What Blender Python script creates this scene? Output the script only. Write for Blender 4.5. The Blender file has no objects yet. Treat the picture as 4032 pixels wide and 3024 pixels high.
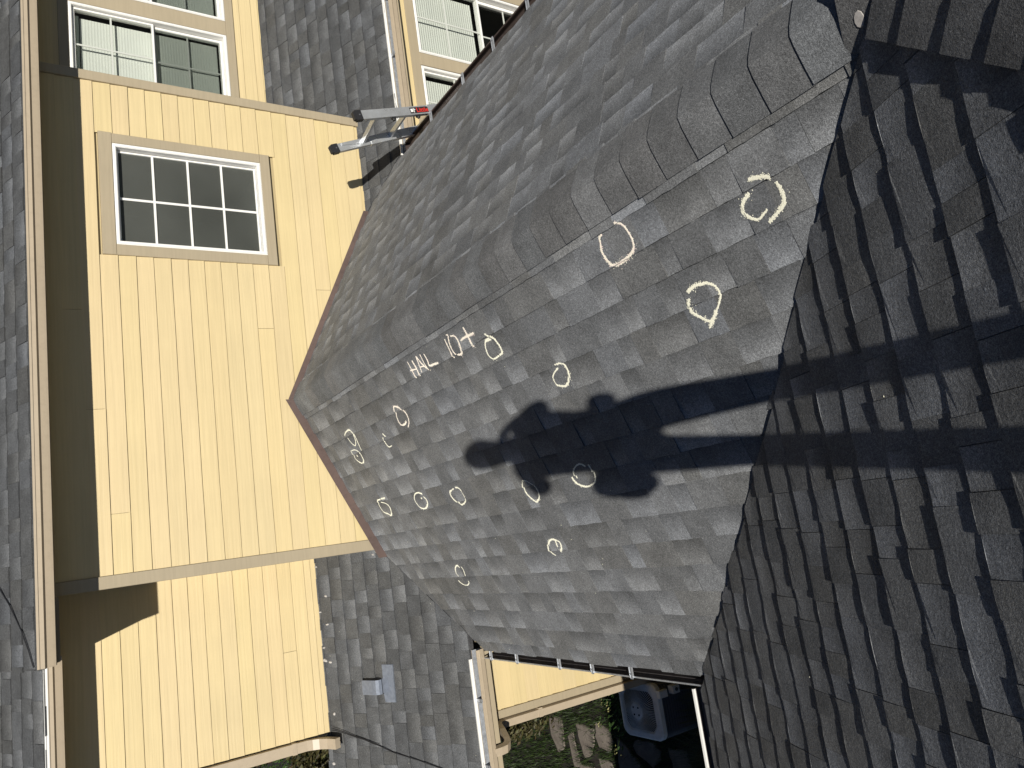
import bpy, math, random
from mathutils import Vector, Matrix, noise
R = math.radians
rng = random.Random(7)
scene = bpy.context.scene
COL = scene.collection

# ------------------------------------------------------------------ camera
cam_d = bpy.data.cameras.new('camera'); cam = bpy.data.objects.new('camera', cam_d); COL.objects.link(cam)
CAM = Vector((-1.18869, -0.61846, 1.78153))
RT = Vector((-0.1409146, -0.5278415, -0.83757175)); DN = Vector((-0.97278328, 0.23101048, 0.01807899)); FW = Vector((0.18394501, 0.81732338, -0.54602813))
m3 = Matrix((RT, -DN, -FW)).transposed()
cam.matrix_world = Matrix.Translation(CAM) @ m3.to_4x4()
F_PX = 2994.86
cam_d.sensor_width = 36.0; cam_d.lens = F_PX / 4032 * 36; cam_d.clip_start = 0.02; cam_d.clip_end = 500
scene.camera = cam
# ------------------------------------------------------------------ light
SUN_AZ, SUN_EL = R(7.5), R(31.2)          # the light travels towards +Y, a little to +X
world = bpy.data.worlds.new('World'); scene.world = world; world.use_nodes = True
nt = world.node_tree; bg = nt.nodes['Background']
sky = nt.nodes.new('ShaderNodeTexSky'); sky.sky_type = 'NISHITA'; sky.sun_disc = False
sky.altitude = 4200; sky.dust_density = 0.25; sky.air_density = 0.75; sky.ozone_density = 1.6; sky.sun_elevation = SUN_EL; sky.sun_rotation = math.pi + SUN_AZ
nt.links.new(sky.outputs[0], bg.inputs[0]); bg.inputs[1].default_value = 0.05
sun_d = bpy.data.lights.new('sun', 'SUN'); sun_d.energy = 5.0; sun_d.angle = R(0.53); sun_d.color = (1.0, 0.955, 0.87)
sun = bpy.data.objects.new('sun', sun_d); COL.objects.link(sun)
SUN = Vector((math.sin(SUN_AZ)*math.cos(SUN_EL), math.cos(SUN_AZ)*math.cos(SUN_EL), -math.sin(SUN_EL)))
sun.rotation_euler = SUN.to_track_quat('-Z', 'Y').to_euler(); sun.location = (-2, -12, 9)
vs = scene.view_settings; vs.view_transform = 'Standard'; vs.look = 'None'; vs.gamma = 1; vs.use_curve_mapping = False; vs.exposure = 0.08
scene.cycles.max_bounces = 6; scene.cycles.transparent_max_bounces = 12

# ------------------------------------------------------------------ helpers
class MB:
    def __init__(s): s.v = []; s.f = []; s.t = []
    def face(s, pts, tone=(1, 1, 1)):
        i = len(s.v); s.v += [tuple(p) for p in pts]; s.f.append(tuple(range(i, i+len(pts)))); s.t.append(tone)
    def poly(s, verts, faces, tone=(1, 1, 1)):
        i = len(s.v); s.v += [tuple(p) for p in verts]
        for f in faces: s.f.append(tuple(i+k for k in f)); s.t.append(tone)
    def box(s, a, b, tone=(1, 1, 1)):
        x0, y0, z0 = [min(p, q) for p, q in zip(a, b)]; x1, y1, z1 = [max(p, q) for p, q in zip(a, b)]
        s.poly([(x0,y0,z0),(x1,y0,z0),(x1,y1,z0),(x0,y1,z0),(x0,y0,z1),(x1,y0,z1),(x1,y1,z1),(x0,y1,z1)],
               [(0,3,2,1),(4,5,6,7),(0,1,5,4),(1,2,6,5),(2,3,7,6),(3,0,4,7)], tone)
    def obox(s, c, ax, ay, az, tone=(1, 1, 1)):           # oriented box: centre and three half-axes
        c = Vector(c); P = [c + i*ax + j*ay + k*az for k in (-1, 1) for i, j in ((-1,-1),(1,-1),(1,1),(-1,1))]
        s.poly(P, [(0,3,2,1),(4,5,6,7),(0,1,5,4),(1,2,6,5),(2,3,7,6),(3,0,4,7)], tone)
    def prism(s, prof, o, a, b, d, L, tone=(1, 1, 1), capped=True):    # closed 2D profile swept along d
        o, a, b, d = Vector(o), Vector(a), Vector(b), Vector(d); n = len(prof)
        P = [o + a*x + b*y for x, y in prof]; Q = [p + d*L for p in P]
        s.poly(P + Q, [(i, (i+1) % n, n+(i+1) % n, n+i) for i in range(n)] + ([tuple(range(n))[::-1], tuple(range(n, 2*n))] if capped else []), tone)
    def tube(s, pts, r, k=8, tone=(1, 1, 1)):
        pts = [Vector(p) for p in pts]; rings = []
        for i, p in enumerate(pts):
            d = (pts[min(i+1, len(pts)-1)] - pts[max(i-1, 0)]).normalized()
            a = d.cross(Vector((0.31, 0.23, 0.92))).normalized(); b = d.cross(a)
            rr = r[i] if isinstance(r, (list, tuple)) else r
            rings.append([p + (a*math.cos(2*math.pi*j/k) + b*math.sin(2*math.pi*j/k))*rr for j in range(k)])
        V = [v for g in rings for v in g]; F = []
        for i in range(len(pts)-1):
            for j in range(k): F.append((i*k+j, i*k+(j+1) % k, (i+1)*k+(j+1) % k, (i+1)*k+j))
        F += [tuple(range(k))[::-1], tuple(range((len(pts)-1)*k, len(pts)*k))]
        s.poly(V, F, tone)
    def rtube(s, pts, hw, hd, side, tone=(1, 1, 1)):      # rectangular tube along a path, `side` = fixed width direction
        pts = [Vector(p) for p in pts]; side = Vector(side).normalized(); V = []; F = []
        for i, p in enumerate(pts):
            d = (pts[min(i+1, len(pts)-1)] - pts[max(i-1, 0)]).normalized(); n = d.cross(side).normalized()
            prof = [(-1,-1),(-.55,-1),(-.45,-.86),(-.3,-.86),(-.2,-1),(.2,-1),(.3,-.86),(.45,-.86),(.55,-1),(1,-1),(1,1),(-1,1)]
            V += [p + side*hw*x + n*hd*y for x, y in prof]
        k = 12
        for i in range(len(pts)-1):
            for j in range(k): F.append((i*k+j, i*k+(j+1) % k, (i+1)*k+(j+1) % k, (i+1)*k+j))
        F += [tuple(range(k))[::-1], tuple(range((len(pts)-1)*k, len(pts)*k))]
        s.poly(V, F, tone)
    def build(s, name, mat, parent=None, smooth=False):
        me = bpy.data.meshes.new(name); me.from_pydata(s.v, [], s.f); me.materials.append(mat)
        ca = me.color_attributes.new('tone', 'FLOAT_COLOR', 'CORNER'); data = []
        for p, t in zip(me.polygons, s.t):
            if isinstance(t, list):
                for q in t: data += [q[0], q[1], q[2], 1.0]
            else: data += [t[0], t[1], t[2], 1.0]*p.loop_total
        ca.data.foreach_set('color', data)
        if smooth: me.polygons.foreach_set('use_smooth', [True]*len(me.polygons))
        me.update()
        o = bpy.data.objects.new(name, me); COL.objects.link(o)
        if parent: o.parent = parent
        return o
def tag(o, label=None, cat=None, group=None, kind=None):
    for k, v in (('label', label), ('category', cat), ('group', group), ('kind', kind)):
        if v: o[k] = v
    return o
def empty(name, loc=(0, 0, 0), parent=None):
    o = bpy.data.objects.new(name, None); o.empty_display_size = 0.1; COL.objects.link(o)
    if parent: o.parent = parent
    else: o.location = loc
    return o
def rebase(o, loc):                                        # moves a top-level mesh's origin to loc without moving the mesh
    loc = Vector(loc); o.data.transform(Matrix.Translation(-loc)); o.location = loc
def adopt(o, parent):                                      # parent keeping world place
    o.parent = parent; o.matrix_parent_inverse = Matrix.Translation(-parent.location)
def clip(poly, hp):                                        # convex polygon by half-planes a*u+b*v<=c
    for a, b, c in hp:
        out = []; n = len(poly)
        for i in range(n):
            p, q = poly[i], poly[(i+1) % n]; dp = a*p[0]+b*p[1]-c; dq = a*q[0]+b*q[1]-c
            if dp <= 0: out.append(p)
            if (dp < 0 < dq) or (dq < 0 < dp):
                t = dp/(dp-dq); out.append((p[0]+(q[0]-p[0])*t, p[1]+(q[1]-p[1])*t))
        poly = out
        if len(poly) < 3: return []
    return poly
def area(p): return 0.5*abs(sum(p[i][0]*p[(i+1) % len(p)][1]-p[(i+1) % len(p)][0]*p[i][1] for i in range(len(p))))
def proj(P):
    q = Vector(P) - CAM; z = q.dot(FW)
    if z < 0.05: return None
    return (2016 + F_PX*q.dot(RT)/z, 1512 + F_PX*q.dot(DN)/z)

# ------------------------------------------------------------------ materials
def new_mat(name):
    m = bpy.data.materials.new(name); m.use_nodes = True; return m, m.node_tree, m.node_tree.nodes['Principled BSDF']
def N(nt, t, **kw):
    n = nt.nodes.new(t)
    for k, v in kw.items(): setattr(n, k, v)
    return n
def pos_noise(nt, scale, detail=2.0, stretch=None, rough=.5):
    g = N(nt, 'ShaderNodeNewGeometry'); src = g.outputs['Position']
    if stretch:
        mp = N(nt, 'ShaderNodeMapping'); mp.inputs['Scale'].default_value = stretch; nt.links.new(src, mp.inputs[0]); src = mp.outputs[0]
    n = N(nt, 'ShaderNodeTexNoise'); n.inputs['Scale'].default_value = scale; n.inputs['Detail'].default_value = detail; n.inputs['Roughness'].default_value = rough
    nt.links.new(src, n.inputs['Vector']); return n.outputs['Fac']
def ramp(nt, fac, stops):
    r = N(nt, 'ShaderNodeValToRGB'); e = r.color_ramp.elements
    while len(e) < len(stops): e.new(0.5)
    for el, (p, c) in zip(e, stops): el.position = p; el.color = (c[0], c[1], c[2], 1) if isinstance(c, (tuple, list)) else (c, c, c, 1)
    nt.links.new(fac, r.inputs[0]); return r.outputs[0]
def mul(nt, a, b, fac=1.0, mode='MULTIPLY'):
    m = N(nt, 'ShaderNodeMix', data_type='RGBA', blend_type=mode); m.inputs[0].default_value = fac
    for s, k in ((a, 6), (b, 7)):
        if isinstance(s, (tuple, list)): m.inputs[k].default_value = (*s, 1)
        else: nt.links.new(s, m.inputs[k])
    return m.outputs[2]
def bump(nt, bs, h, strength, dist=0.002):
    b = N(nt, 'ShaderNodeBump'); b.inputs['Strength'].default_value = strength; b.inputs['Distance'].default_value = dist
    nt.links.new(h, b.inputs['Height']); nt.links.new(b.outputs[0], bs.inputs['Normal'])
def attr(nt): a = N(nt, 'ShaderNodeAttribute'); a.attribute_name = 'tone'; return a.outputs['Color']

def mat_shingle():
    m, nt, b = new_mat('asphalt_shingle')
    gran = pos_noise(nt, 330, 3, rough=.7); mid = pos_noise(nt, 9, 4, rough=.6); big = pos_noise(nt, 1.3, 3)
    g = ramp(nt, gran, [(0.32, .35), (0.5, .92), (0.62, 1.25), (0.74, 2.5)]); coarse = pos_noise(nt, 115, 2, rough=.6)
    c = mul(nt, attr(nt), g); c = mul(nt, c, ramp(nt, coarse, [(.32, .80), (.5, 1.0), (.68, 1.24)])); c = mul(nt, c, ramp(nt, mid, [(.3, .82), (.7, 1.16)])); c = mul(nt, c, ramp(nt, big, [(.3, .88), (.7, 1.1)]))
    nt.links.new(c, b.inputs['Base Color']); b.inputs['Roughness'].default_value = .92; b.inputs['Specular IOR Level'].default_value = .25
    bump(nt, b, mul(nt, gran, coarse, .5, 'MIX'), 1.0, .0030); return m
def mat_paint(name, col, rough=.55, grain=0.0, stretch=None, var=.06, bumpd=.0012, dirt=0.0):
    m, nt, b = new_mat(name)
    big = pos_noise(nt, 2.2, 4, rough=.6); c = mul(nt, col, ramp(nt, big, [(.3, 1-var), (.7, 1+var)])); c = mul(nt, c, attr(nt))
    if dirt: c = mul(nt, c, ramp(nt, pos_noise(nt, 23, 5, rough=.7), [(.33, 1-dirt), (.52, 1.0)]))
    if grain:
        gn = pos_noise(nt, 1.0, 5, stretch, .62); c = mul(nt, c, ramp(nt, gn, [(.35, .95), (.6, 1.03)])); bump(nt, b, gn, grain, bumpd)
    nt.links.new(c, b.inputs['Base Color']); b.inputs['Roughness'].default_value = rough; return m
def mat_metal(name, col, rough=.35, metallic=1.0, spot=.15):
    m, nt, b = new_mat(name)
    s = pos_noise(nt, 40, 4, rough=.7); c = mul(nt, mul(nt, col, attr(nt)), ramp(nt, s, [(.3, 1-spot), (.7, 1+spot)]))
    nt.links.new(c, b.inputs['Base Color']); b.inputs['Metallic'].default_value = metallic
    r = ramp(nt, pos_noise(nt, 14, 3), [(.3, rough-.08), (.7, rough+.12)]); nt.links.new(r, b.inputs['Roughness']); return m
def mat_glass(name, tint=(.8, .9, .86), dust=0.0):
    m = bpy.data.materials.new(name); m.use_nodes = True; nt = m.node_tree; out = nt.nodes['Material Output']; nt.nodes.remove(nt.nodes['Principled BSDF'])
    t = N(nt, 'ShaderNodeBsdfTransparent'); t.inputs[0].default_value = (*tint, 1); g = N(nt, 'ShaderNodeBsdfGlossy'); g.inputs['Roughness'].default_value = .02
    g_ = N(nt, 'ShaderNodeNewGeometry'); dt = N(nt, 'ShaderNodeVectorMath', operation='DOT_PRODUCT'); nt.links.new(g_.outputs['Normal'], dt.inputs[0]); nt.links.new(g_.outputs['Incoming'], dt.inputs[1])
    prev = dt.outputs['Value']                              # Schlick reflectance of a thin sheet, the same from both sides
    for op, b_ in (('ABSOLUTE', None), ('SUBTRACT', 1.0), ('POWER', 5.0), ('MULTIPLY_ADD', .95)):
        mt = N(nt, 'ShaderNodeMath', operation=op)
        if op == 'SUBTRACT': mt.inputs[0].default_value = b_; nt.links.new(prev, mt.inputs[1])
        else:
            nt.links.new(prev, mt.inputs[0])
            if b_ is not None: mt.inputs[1].default_value = b_
            if op == 'MULTIPLY_ADD': mt.inputs[2].default_value = .03
        prev = mt.outputs[0]
    mx = N(nt, 'ShaderNodeMixShader'); nt.links.new(prev, mx.inputs[0]); nt.links.new(t.outputs[0], mx.inputs[1]); nt.links.new(g.outputs[0], mx.inputs[2]); last = mx
    if dust:
        df = N(nt, 'ShaderNodeBsdfDiffuse'); df.inputs[0].default_value = (.58, .60, .55, 1); last = N(nt, 'ShaderNodeMixShader')
        nt.links.new(mul(nt, (dust, dust, dust), ramp(nt, pos_noise(nt, 1.6, 3), [(.3, .8), (.7, 1.15)])), last.inputs[0]); nt.links.new(mx.outputs[0], last.inputs[1]); nt.links.new(df.outputs[0], last.inputs[2])
    nt.links.new(last.outputs[0], out.inputs[0]); return m
def mat_leaf(name, c0, c1):
    m, nt, b = new_mat(name)
    oi = pos_noise(nt, 30, 2); c = mul(nt, ramp(nt, oi, [(.35, c0), (.65, c1)]), attr(nt)); nt.links.new(c, b.inputs['Base Color']); b.inputs['Roughness'].default_value = .55
    out = nt.nodes['Material Output']; tr = N(nt, 'ShaderNodeBsdfTranslucent'); nt.links.new(c, tr.inputs[0]); mx = N(nt, 'ShaderNodeMixShader'); mx.inputs[0].default_value = .3
    nt.links.new(b.outputs[0], mx.inputs[1]); nt.links.new(tr.outputs[0], mx.inputs[2]); nt.links.new(mx.outputs[0], out.inputs[0]); return m
def mat_ground(name, c0, c1, sc=6):
    m, nt, b = new_mat(name); n = pos_noise(nt, sc, 6, rough=.65); nt.links.new(ramp(nt, n, [(.3, c0), (.7, c1)]), b.inputs['Base Color']); b.inputs['Roughness'].default_value = .95
    bump(nt, b, pos_noise(nt, sc*8, 4), .6, .01); return m
M_SH = mat_shingle()
M_YEL = mat_paint('yellow_siding', (.585, .468, .255), .6, .9, (1.6, 1.6, 60), .035, .0022)
M_BEI = mat_paint('beige_trim', (.36, .30, .205), .6, .35, (3, 3, 60), .04)
M_BEIM = mat_paint('beige_metal', (.42, .345, .25), .45, 0, None, .04, dirt=.08)
M_WHT = mat_paint('white_vinyl', (.78, .77, .74), .4, 0, None, .03)
M_BRN = mat_paint('brown_metal', (.052, .038, .035), .5, 0, None, .15, dirt=.25)
M_FLASH = mat_paint('brown_flashing', (.115, .078, .068), .6, 0, None, .15, dirt=.2)
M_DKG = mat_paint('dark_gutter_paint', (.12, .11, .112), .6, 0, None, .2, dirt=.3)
M_GALV = mat_metal('galvanised_metal', (.42, .44, .47), .45, .55, .22)
M_VENT = mat_metal('vent_metal', (.20, .225, .275), .5, .25, .2)
M_ALU = mat_metal('aluminium', (.66, .68, .70), .30, .7, .06)
M_BLK = mat_paint('black_plastic', (.018, .018, .02), .5)
M_RED = mat_paint('red_print', (.62, .03, .02), .5)
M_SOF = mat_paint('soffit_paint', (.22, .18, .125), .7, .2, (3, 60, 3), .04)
M_GLS = mat_glass('window_glass', (.93, .94, .93))
M_DUSTY = mat_glass('dusty_glass', (.42, .45, .43), .10)
M_SCR = mat_glass('insect_screen', (.58, .60, .59))
M_BLI = mat_paint('blind_fabric', (.64, .655, .61), .8)
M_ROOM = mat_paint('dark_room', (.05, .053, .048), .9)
M_CHK = mat_paint('chalk', (.82, .80, .66), .95)
M_CHKP = mat_paint('chalk_pink', (.84, .70, .66), .95)
M_SEAL = mat_paint('sealant', (.50, .47, .44), .7, 0, None, .2, dirt=.35)
M_AC = mat_paint('painted_steel', (.74, .76, .77), .5, 0, None, .08, dirt=.15)
M_SHROUD = mat_paint('fan_shroud_paint', (.17, .18, .19), .5)
M_ACD = mat_paint('dark_steel', (.05, .055, .065), .5)
M_STONE = mat_ground('flagstone', (.11, .09, .075), (.21, .18, .15), 9)
M_SOIL = mat_ground('soil', (.008, .007, .005), (.022, .018, .012), 5)
M_GRS = mat_leaf('grass_blade', (.02, .045, .009), (.05, .085, .02))
M_DRY = mat_leaf('dry_grass', (.035, .05, .016), (.085, .085, .036))
M_LEAF = mat_leaf('leaf', (.03, .07, .016), (.07, .14, .03))
M_LEAFR = mat_leaf('leaf_brown', (.06, .045, .022), (.10, .10, .04))
M_FLW = mat_leaf('flower', (.26, .25, .09), (.36, .35, .15))
M_CLOTH = mat_paint('work_shirt', (.12, .14, .17), .9, 0, None, .1)
M_JEAN = mat_paint('work_trousers', (.09, .085, .075), .9, 0, None, .1)
M_SKIN = mat_paint('skin', (.40, .24, .17), .6)
M_LEATH = mat_paint('leather', (.10, .055, .03), .6)
# ------------------------------------------------------------------ house
T_ = 0.482; C_ = math.sqrt(1 + T_*T_); Y0 = 0.1856; YW = 5.057
house = empty('house', (0, 2.5, -3.4))
tag(house, 'yellow lap sided house with grey asphalt shingle roofs and beige trim', 'house')
H_OFF = house.location.copy()
def part(o, parent=None): adopt(o, house) if parent is None else setattr(o, 'parent', parent); return o
def sub(o, parent): o.parent = parent; return o

class Slope:
    """A shingled roof plane: P = O + u*U + v*V + n*N, v running down the slope."""
    def __init__(s, O, U, V, e, v0, hp, ur, vr, seed, lift=0.0, hi=.0085, lo=.0045, tone=1.0, ragged=.006, tint=(.975, 1.0, 1.03), wav=.0016, wide=1.0):
        s.O, s.U, s.V = Vector(O), Vector(U).normalized(), Vector(V).normalized(); s.N = s.U.cross(s.V)
        if s.N.z < 0: s.N = -s.N
        s.e, s.v0, s.hp, s.ur, s.vr, s.lift, s.hi, s.lo, s.tone, s.ragged, s.tint, s.wav, s.wide = e, v0, hp, ur, vr, lift, hi, lo, tone, ragged, tint, wav, wide
        s.rng = random.Random(seed); s.pieces = []; s.rows = {}
        s.make()
    def P(s, u, v, n=0.0): return s.O + s.U*u + s.V*v + s.N*(n + s.lift)
    def make(s):
        r = s.rng; k0 = math.floor((s.vr[0]-s.v0)/s.e) - 1; k1 = math.ceil((s.vr[1]-s.v0)/s.e) + 1
        for k in range(k0, k1):
            va, vb = s.v0 + k*s.e, s.v0 + (k+1)*s.e
            if vb < s.vr[0] or va > s.vr[1]: continue
            u = s.ur[0] - r.random()*.2; hi = r.random() < .5; row = []
            while u < s.ur[1]:
                w = r.choice((.085, .10, .125, .14, .165, .19, .225)) * r.uniform(.9, 1.1)*s.wide
                h = (s.hi if hi else s.lo) * r.uniform(.88, 1.14)
                dvb = r.uniform(-1.5, 1.5)*s.wav
                if hi: tone = r.choice((.101, .108, .114, .121, .129))
                else: tone = r.choice((.116, .128, .139, .150))
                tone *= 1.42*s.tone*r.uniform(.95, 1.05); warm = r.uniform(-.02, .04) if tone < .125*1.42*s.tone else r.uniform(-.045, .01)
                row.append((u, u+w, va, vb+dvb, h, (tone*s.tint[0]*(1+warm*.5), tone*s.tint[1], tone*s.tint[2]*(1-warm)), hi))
                u += w + (.0018 if r.random() < .35 else .0004); hi = not hi if r.random() < .85 else hi
            s.rows[k] = row
            for q in row:
                cut = [(a, b, c + r.uniform(-s.ragged, s.ragged)) for a, b, c in s.hp]
                g = s.geom(q, cut)
                if g: s.pieces.append(g)
    def height(s, u, v):
        k = math.floor((v-s.v0)/s.e)
        for q in s.rows.get(k, ()):
            if q[0] <= u <= q[1]+.002: return s.prof(q, v)
        return s.lo*.6
    def prof(s, q, v):
        x = min(1, max(0, (v-q[2])/(q[3]-q[2]))); return .0008 + (q[4]-.0008)*(x*1.25 - .25*x*x*x)
    def geom(s, q, hp):
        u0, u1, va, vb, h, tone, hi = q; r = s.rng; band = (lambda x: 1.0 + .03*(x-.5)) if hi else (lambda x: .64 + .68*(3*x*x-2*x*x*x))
        full = clip([(u0, va), (u1, va), (u1, vb), (u0, vb)], hp)
        if len(full) < 3 or area(full) < 2e-5: return None
        mb = MB(); cuts = [va, va+.45*(vb-va), va+.8*(vb-va), vb]; seed = r.random()*50
        for i in range(3):
            sp = clip(full, [(0, -1, -cuts[i]), (0, 1, cuts[i+1])])
            if len(sp) < 3: continue
            if i == 2:                                   # ragged lower edge
                dense = []
                for j in range(len(sp)):
                    p0, p1 = sp[j], sp[(j+1) % len(sp)]; dense.append(p0)
                    if abs(p0[1]-vb) < 1e-6 and abs(p1[1]-vb) < 1e-6:
                        nseg = max(1, int(abs(p1[0]-p0[0])/.035))
                        for t in range(1, nseg): dense.append((p0[0]+(p1[0]-p0[0])*t/nseg, vb + s.wav*math.sin(seed+p0[0]*90+t*2.1)))
                sp = dense
            dn = lambda u, v: (.0011*math.sin(seed + u*37 + v*11)*((v-va)/(vb-va)))
            top = [s.P(u, v, s.prof(q, v) + dn(u, v)) for u, v in sp]; bot = [s.P(u, v, -.002) for u, v in sp]
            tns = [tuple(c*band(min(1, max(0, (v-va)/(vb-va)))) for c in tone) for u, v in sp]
            if (top[1]-top[0]).cross(top[2]-top[1]).dot(s.N) < 0: top.reverse(); bot.reverse(); tns.reverse()
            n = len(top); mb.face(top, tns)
            for j in range(n):
                a, b = top[j], top[(j+1) % n]; va_, vb_ = (a-s.O).dot(s.V), (b-s.O).dot(s.V)
                if any(abs(va_-cc) < 1e-4 and abs(vb_-cc) < 1e-4 for cc in cuts[1:3]): continue
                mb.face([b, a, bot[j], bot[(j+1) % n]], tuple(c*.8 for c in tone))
        if not mb.f: return None
        c = s.P(sum(p[0] for p in full)/len(full), sum(p[1] for p in full)/len(full))
        pr = [proj(s.P(*p)) for p in full]; score = 0
        if all(pr):
            sc = clip(pr, [(-1, 0, 0), (1, 0, 4032), (0, -1, 0), (0, 1, 3024)]); score = area(sc) if len(sc) > 2 else 0
        return dict(mb=mb, score=score)
    def deck(s, name, label, hp):
        poly = clip([(s.ur[0], s.vr[0]), (s.ur[1], s.vr[0]), (s.ur[1], s.vr[1]), (s.ur[0], s.vr[1])], hp)
        mb = MB(); top = [s.P(u, v, -.004) for u, v in poly]; bot = [s.P(u, v, -.05) for u, v in poly]
        if (top[1]-top[0]).cross(top[2]-top[1]).dot(s.N) < 0: top.reverse(); bot.reverse()
        n = len(top); mb.poly(top+bot, [tuple(range(n)), tuple(range(n, 2*n))[::-1]] + [((i+1) % n, i, n+i, n+(i+1) % n) for i in range(n)], (.10, .10, .105))
        o = part(mb.build(name, M_SH)); o['label'] = label; s.obj = o; return o
def inplane(s, P, Nn):                                     # world half-space Nn.(X-P)<=0 as a half-plane in (u,v)
    Nn = Vector(Nn); return (Nn.dot(s.U), Nn.dot(s.V), Nn.dot(Vector(P)-s.O))
class _F:                                                  # frame only, to express half-planes before building
    def __init__(s, O, U, V): s.O, s.U, s.V = Vector(O), Vector(U).normalized(), Vector(V).normalized()
def make_slope(name, label, O, U, V, e, v0, worlds, ur, vr, seed, grow=None, **kw):
    f = _F(O, U, V); hp = [inplane(f, P, n) for P, n in worlds]
    s = Slope(O, U, V, e, v0, hp, ur, vr, seed, **kw); s.deck(name, label, [inplane(f, P, n) for P, n in (grow or worlds)]); return s
S2 = math.sqrt(.5)
P0 = (0, Y0, 0); ZT = -.603; ZT2 = -.77; YE_T = 4.43; YE_T2 = 4.64; YW2 = 5.75; YW4 = 6.03
val_T = (-1.251, YW, 0)                                    # point on the left rear valley in plan, line w + (y-YW) = 1.251
slopes = {}
# foreground slope in low sun: falls away from the viewer, shingle tone lowered to deepen its shade
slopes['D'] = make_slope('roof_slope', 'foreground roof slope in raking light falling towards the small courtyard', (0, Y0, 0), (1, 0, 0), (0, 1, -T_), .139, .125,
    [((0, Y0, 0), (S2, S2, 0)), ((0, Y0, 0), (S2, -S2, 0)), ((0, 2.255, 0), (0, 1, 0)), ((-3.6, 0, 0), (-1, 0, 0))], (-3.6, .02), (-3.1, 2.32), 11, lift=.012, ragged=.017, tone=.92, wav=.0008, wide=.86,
    grow=[((-.02, Y0, 0), (S2, S2, 0)), ((0, Y0, 0), (S2, -S2, 0)), ((0, 2.25, 0), (0, 1, 0)), ((-3.6, 0, 0), (-1, 0, 0))], hi=.0080, lo=.0056)
# long slope with the chalk marks
slopes['L'] = make_slope('roof_slope', 'sunlit roof slope carrying the white chalk marks', (0, 0, 0), (0, 1, 0), (-1, 0, -T_), .1315, .172,
    [((0, Y0-.05, 0), (-S2, -S2, 0)), ((0, YW, 0), (0, 1, 0)), ((-1.251, YW+.01, 0), (-S2, S2, 0)), ((-2.008, 0, 0), (-1, 0, 0)), ((-.004, 0, 0), (1, 0, 0))], (0.0, 5.1), (0, 2.26), 12, tone=1.10)
slopes['R'] = make_slope('roof_slope', 'roof slope beyond the ridge seen at a low angle', (0, 0, 0), (0, 1, 0), (1, 0, -T_), .1315, .172,
    [((0, YW, 0), (0, 1, 0)), ((1.598, YW+.01, 0), (S2, S2, 0)), ((1.935, 0, 0), (1, 0, 0)), ((0, Y0, 0), (0, -1, 0)), ((.004, 0, 0), (-1, 0, 0))], (.15, 5.1), (0, 2.18), 13, tone=1.10)
slopes['R2'] = make_slope('roof_slope', 'roof slope beside the hip at the edge of the view', (0, 0, 0), (0, 1, 0), (1, 0, -T_), .1315, .172,
    [((0, Y0-.001, 0), (0, 1, 0)), ((0, Y0, 0), (-S2, S2, 0)), ((1.935, 0, 0), (1, 0, 0)), ((0, -2.4, 0), (0, -1, 0))], (-2.5, .3), (-2.9, 2.18), 14, tone=1.10)
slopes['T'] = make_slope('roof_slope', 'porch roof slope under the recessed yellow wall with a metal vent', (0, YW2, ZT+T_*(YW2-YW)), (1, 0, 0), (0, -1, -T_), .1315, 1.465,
    [((-1.251, YW, 0), (S2, -S2, 0)), ((0, YE_T, 0), (0, -1, 0)), ((0, YW2+.03, 0), (0, 1, 0)), ((-4.2, 0, 0), (-1, 0, 0))], (-4.2, -.5), (-.04, 1.47), 15, lift=.004, tone=.62)  # darker tone puts dimmer light into the colour of this sun-facing slope
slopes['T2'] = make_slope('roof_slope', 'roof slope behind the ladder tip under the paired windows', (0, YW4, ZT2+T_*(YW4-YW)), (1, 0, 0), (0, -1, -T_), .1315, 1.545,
    [((1.598, YW, 0), (-S2, -S2, 0)), ((0, YE_T2, 0), (0, -1, 0)), ((0, YW4, 0), (0, 1, 0)), ((5.2, 0, 0), (1, 0, 0))], (1.0, 5.2), (0, 1.56), 16, lift=.004, tone=.56)  # tone darkened as on the porch slope, to subdue its direct sun
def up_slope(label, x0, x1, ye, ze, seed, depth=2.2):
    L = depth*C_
    return make_slope('roof_slope', label, (0, ye+depth, ze+T_*depth), (1, 0, 0), (0, -1, -T_), .1315, L, [((x0, 0, 0), (-1, 0, 0)), ((x1, 0, 0), (1, 0, 0)), ((0, ye-.012, 0), (0, -1, 0))], (x0, x1), (L-.95, L+.012), seed, tone=.56,  # shingle tone darkened to subdue the sun on the upper slopes
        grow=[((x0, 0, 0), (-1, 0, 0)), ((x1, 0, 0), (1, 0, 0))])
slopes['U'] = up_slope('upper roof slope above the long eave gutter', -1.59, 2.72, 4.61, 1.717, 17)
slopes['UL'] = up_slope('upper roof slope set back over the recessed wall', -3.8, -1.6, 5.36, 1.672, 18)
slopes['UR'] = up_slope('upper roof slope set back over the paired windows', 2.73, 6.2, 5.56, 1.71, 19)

allp = [(g['score'], k, i) for k, s in slopes.items() for i, g in enumerate(s.pieces)]
allp.sort(reverse=True); own = {(k, i) for sc, k, i in allp[:296] if sc > 0}
for k, s in slopes.items():
    rest = MB()
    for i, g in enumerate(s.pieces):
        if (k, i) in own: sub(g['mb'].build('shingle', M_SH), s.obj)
        else:
            m = g['mb']; off = len(rest.v); rest.v += m.v; rest.f += [tuple(off+x for x in f) for f in m.f]; rest.t += m.t
    if rest.f: o = sub(rest.build('shingle_courses', M_SH), s.obj); o['kind'] = 'stuff'

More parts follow.
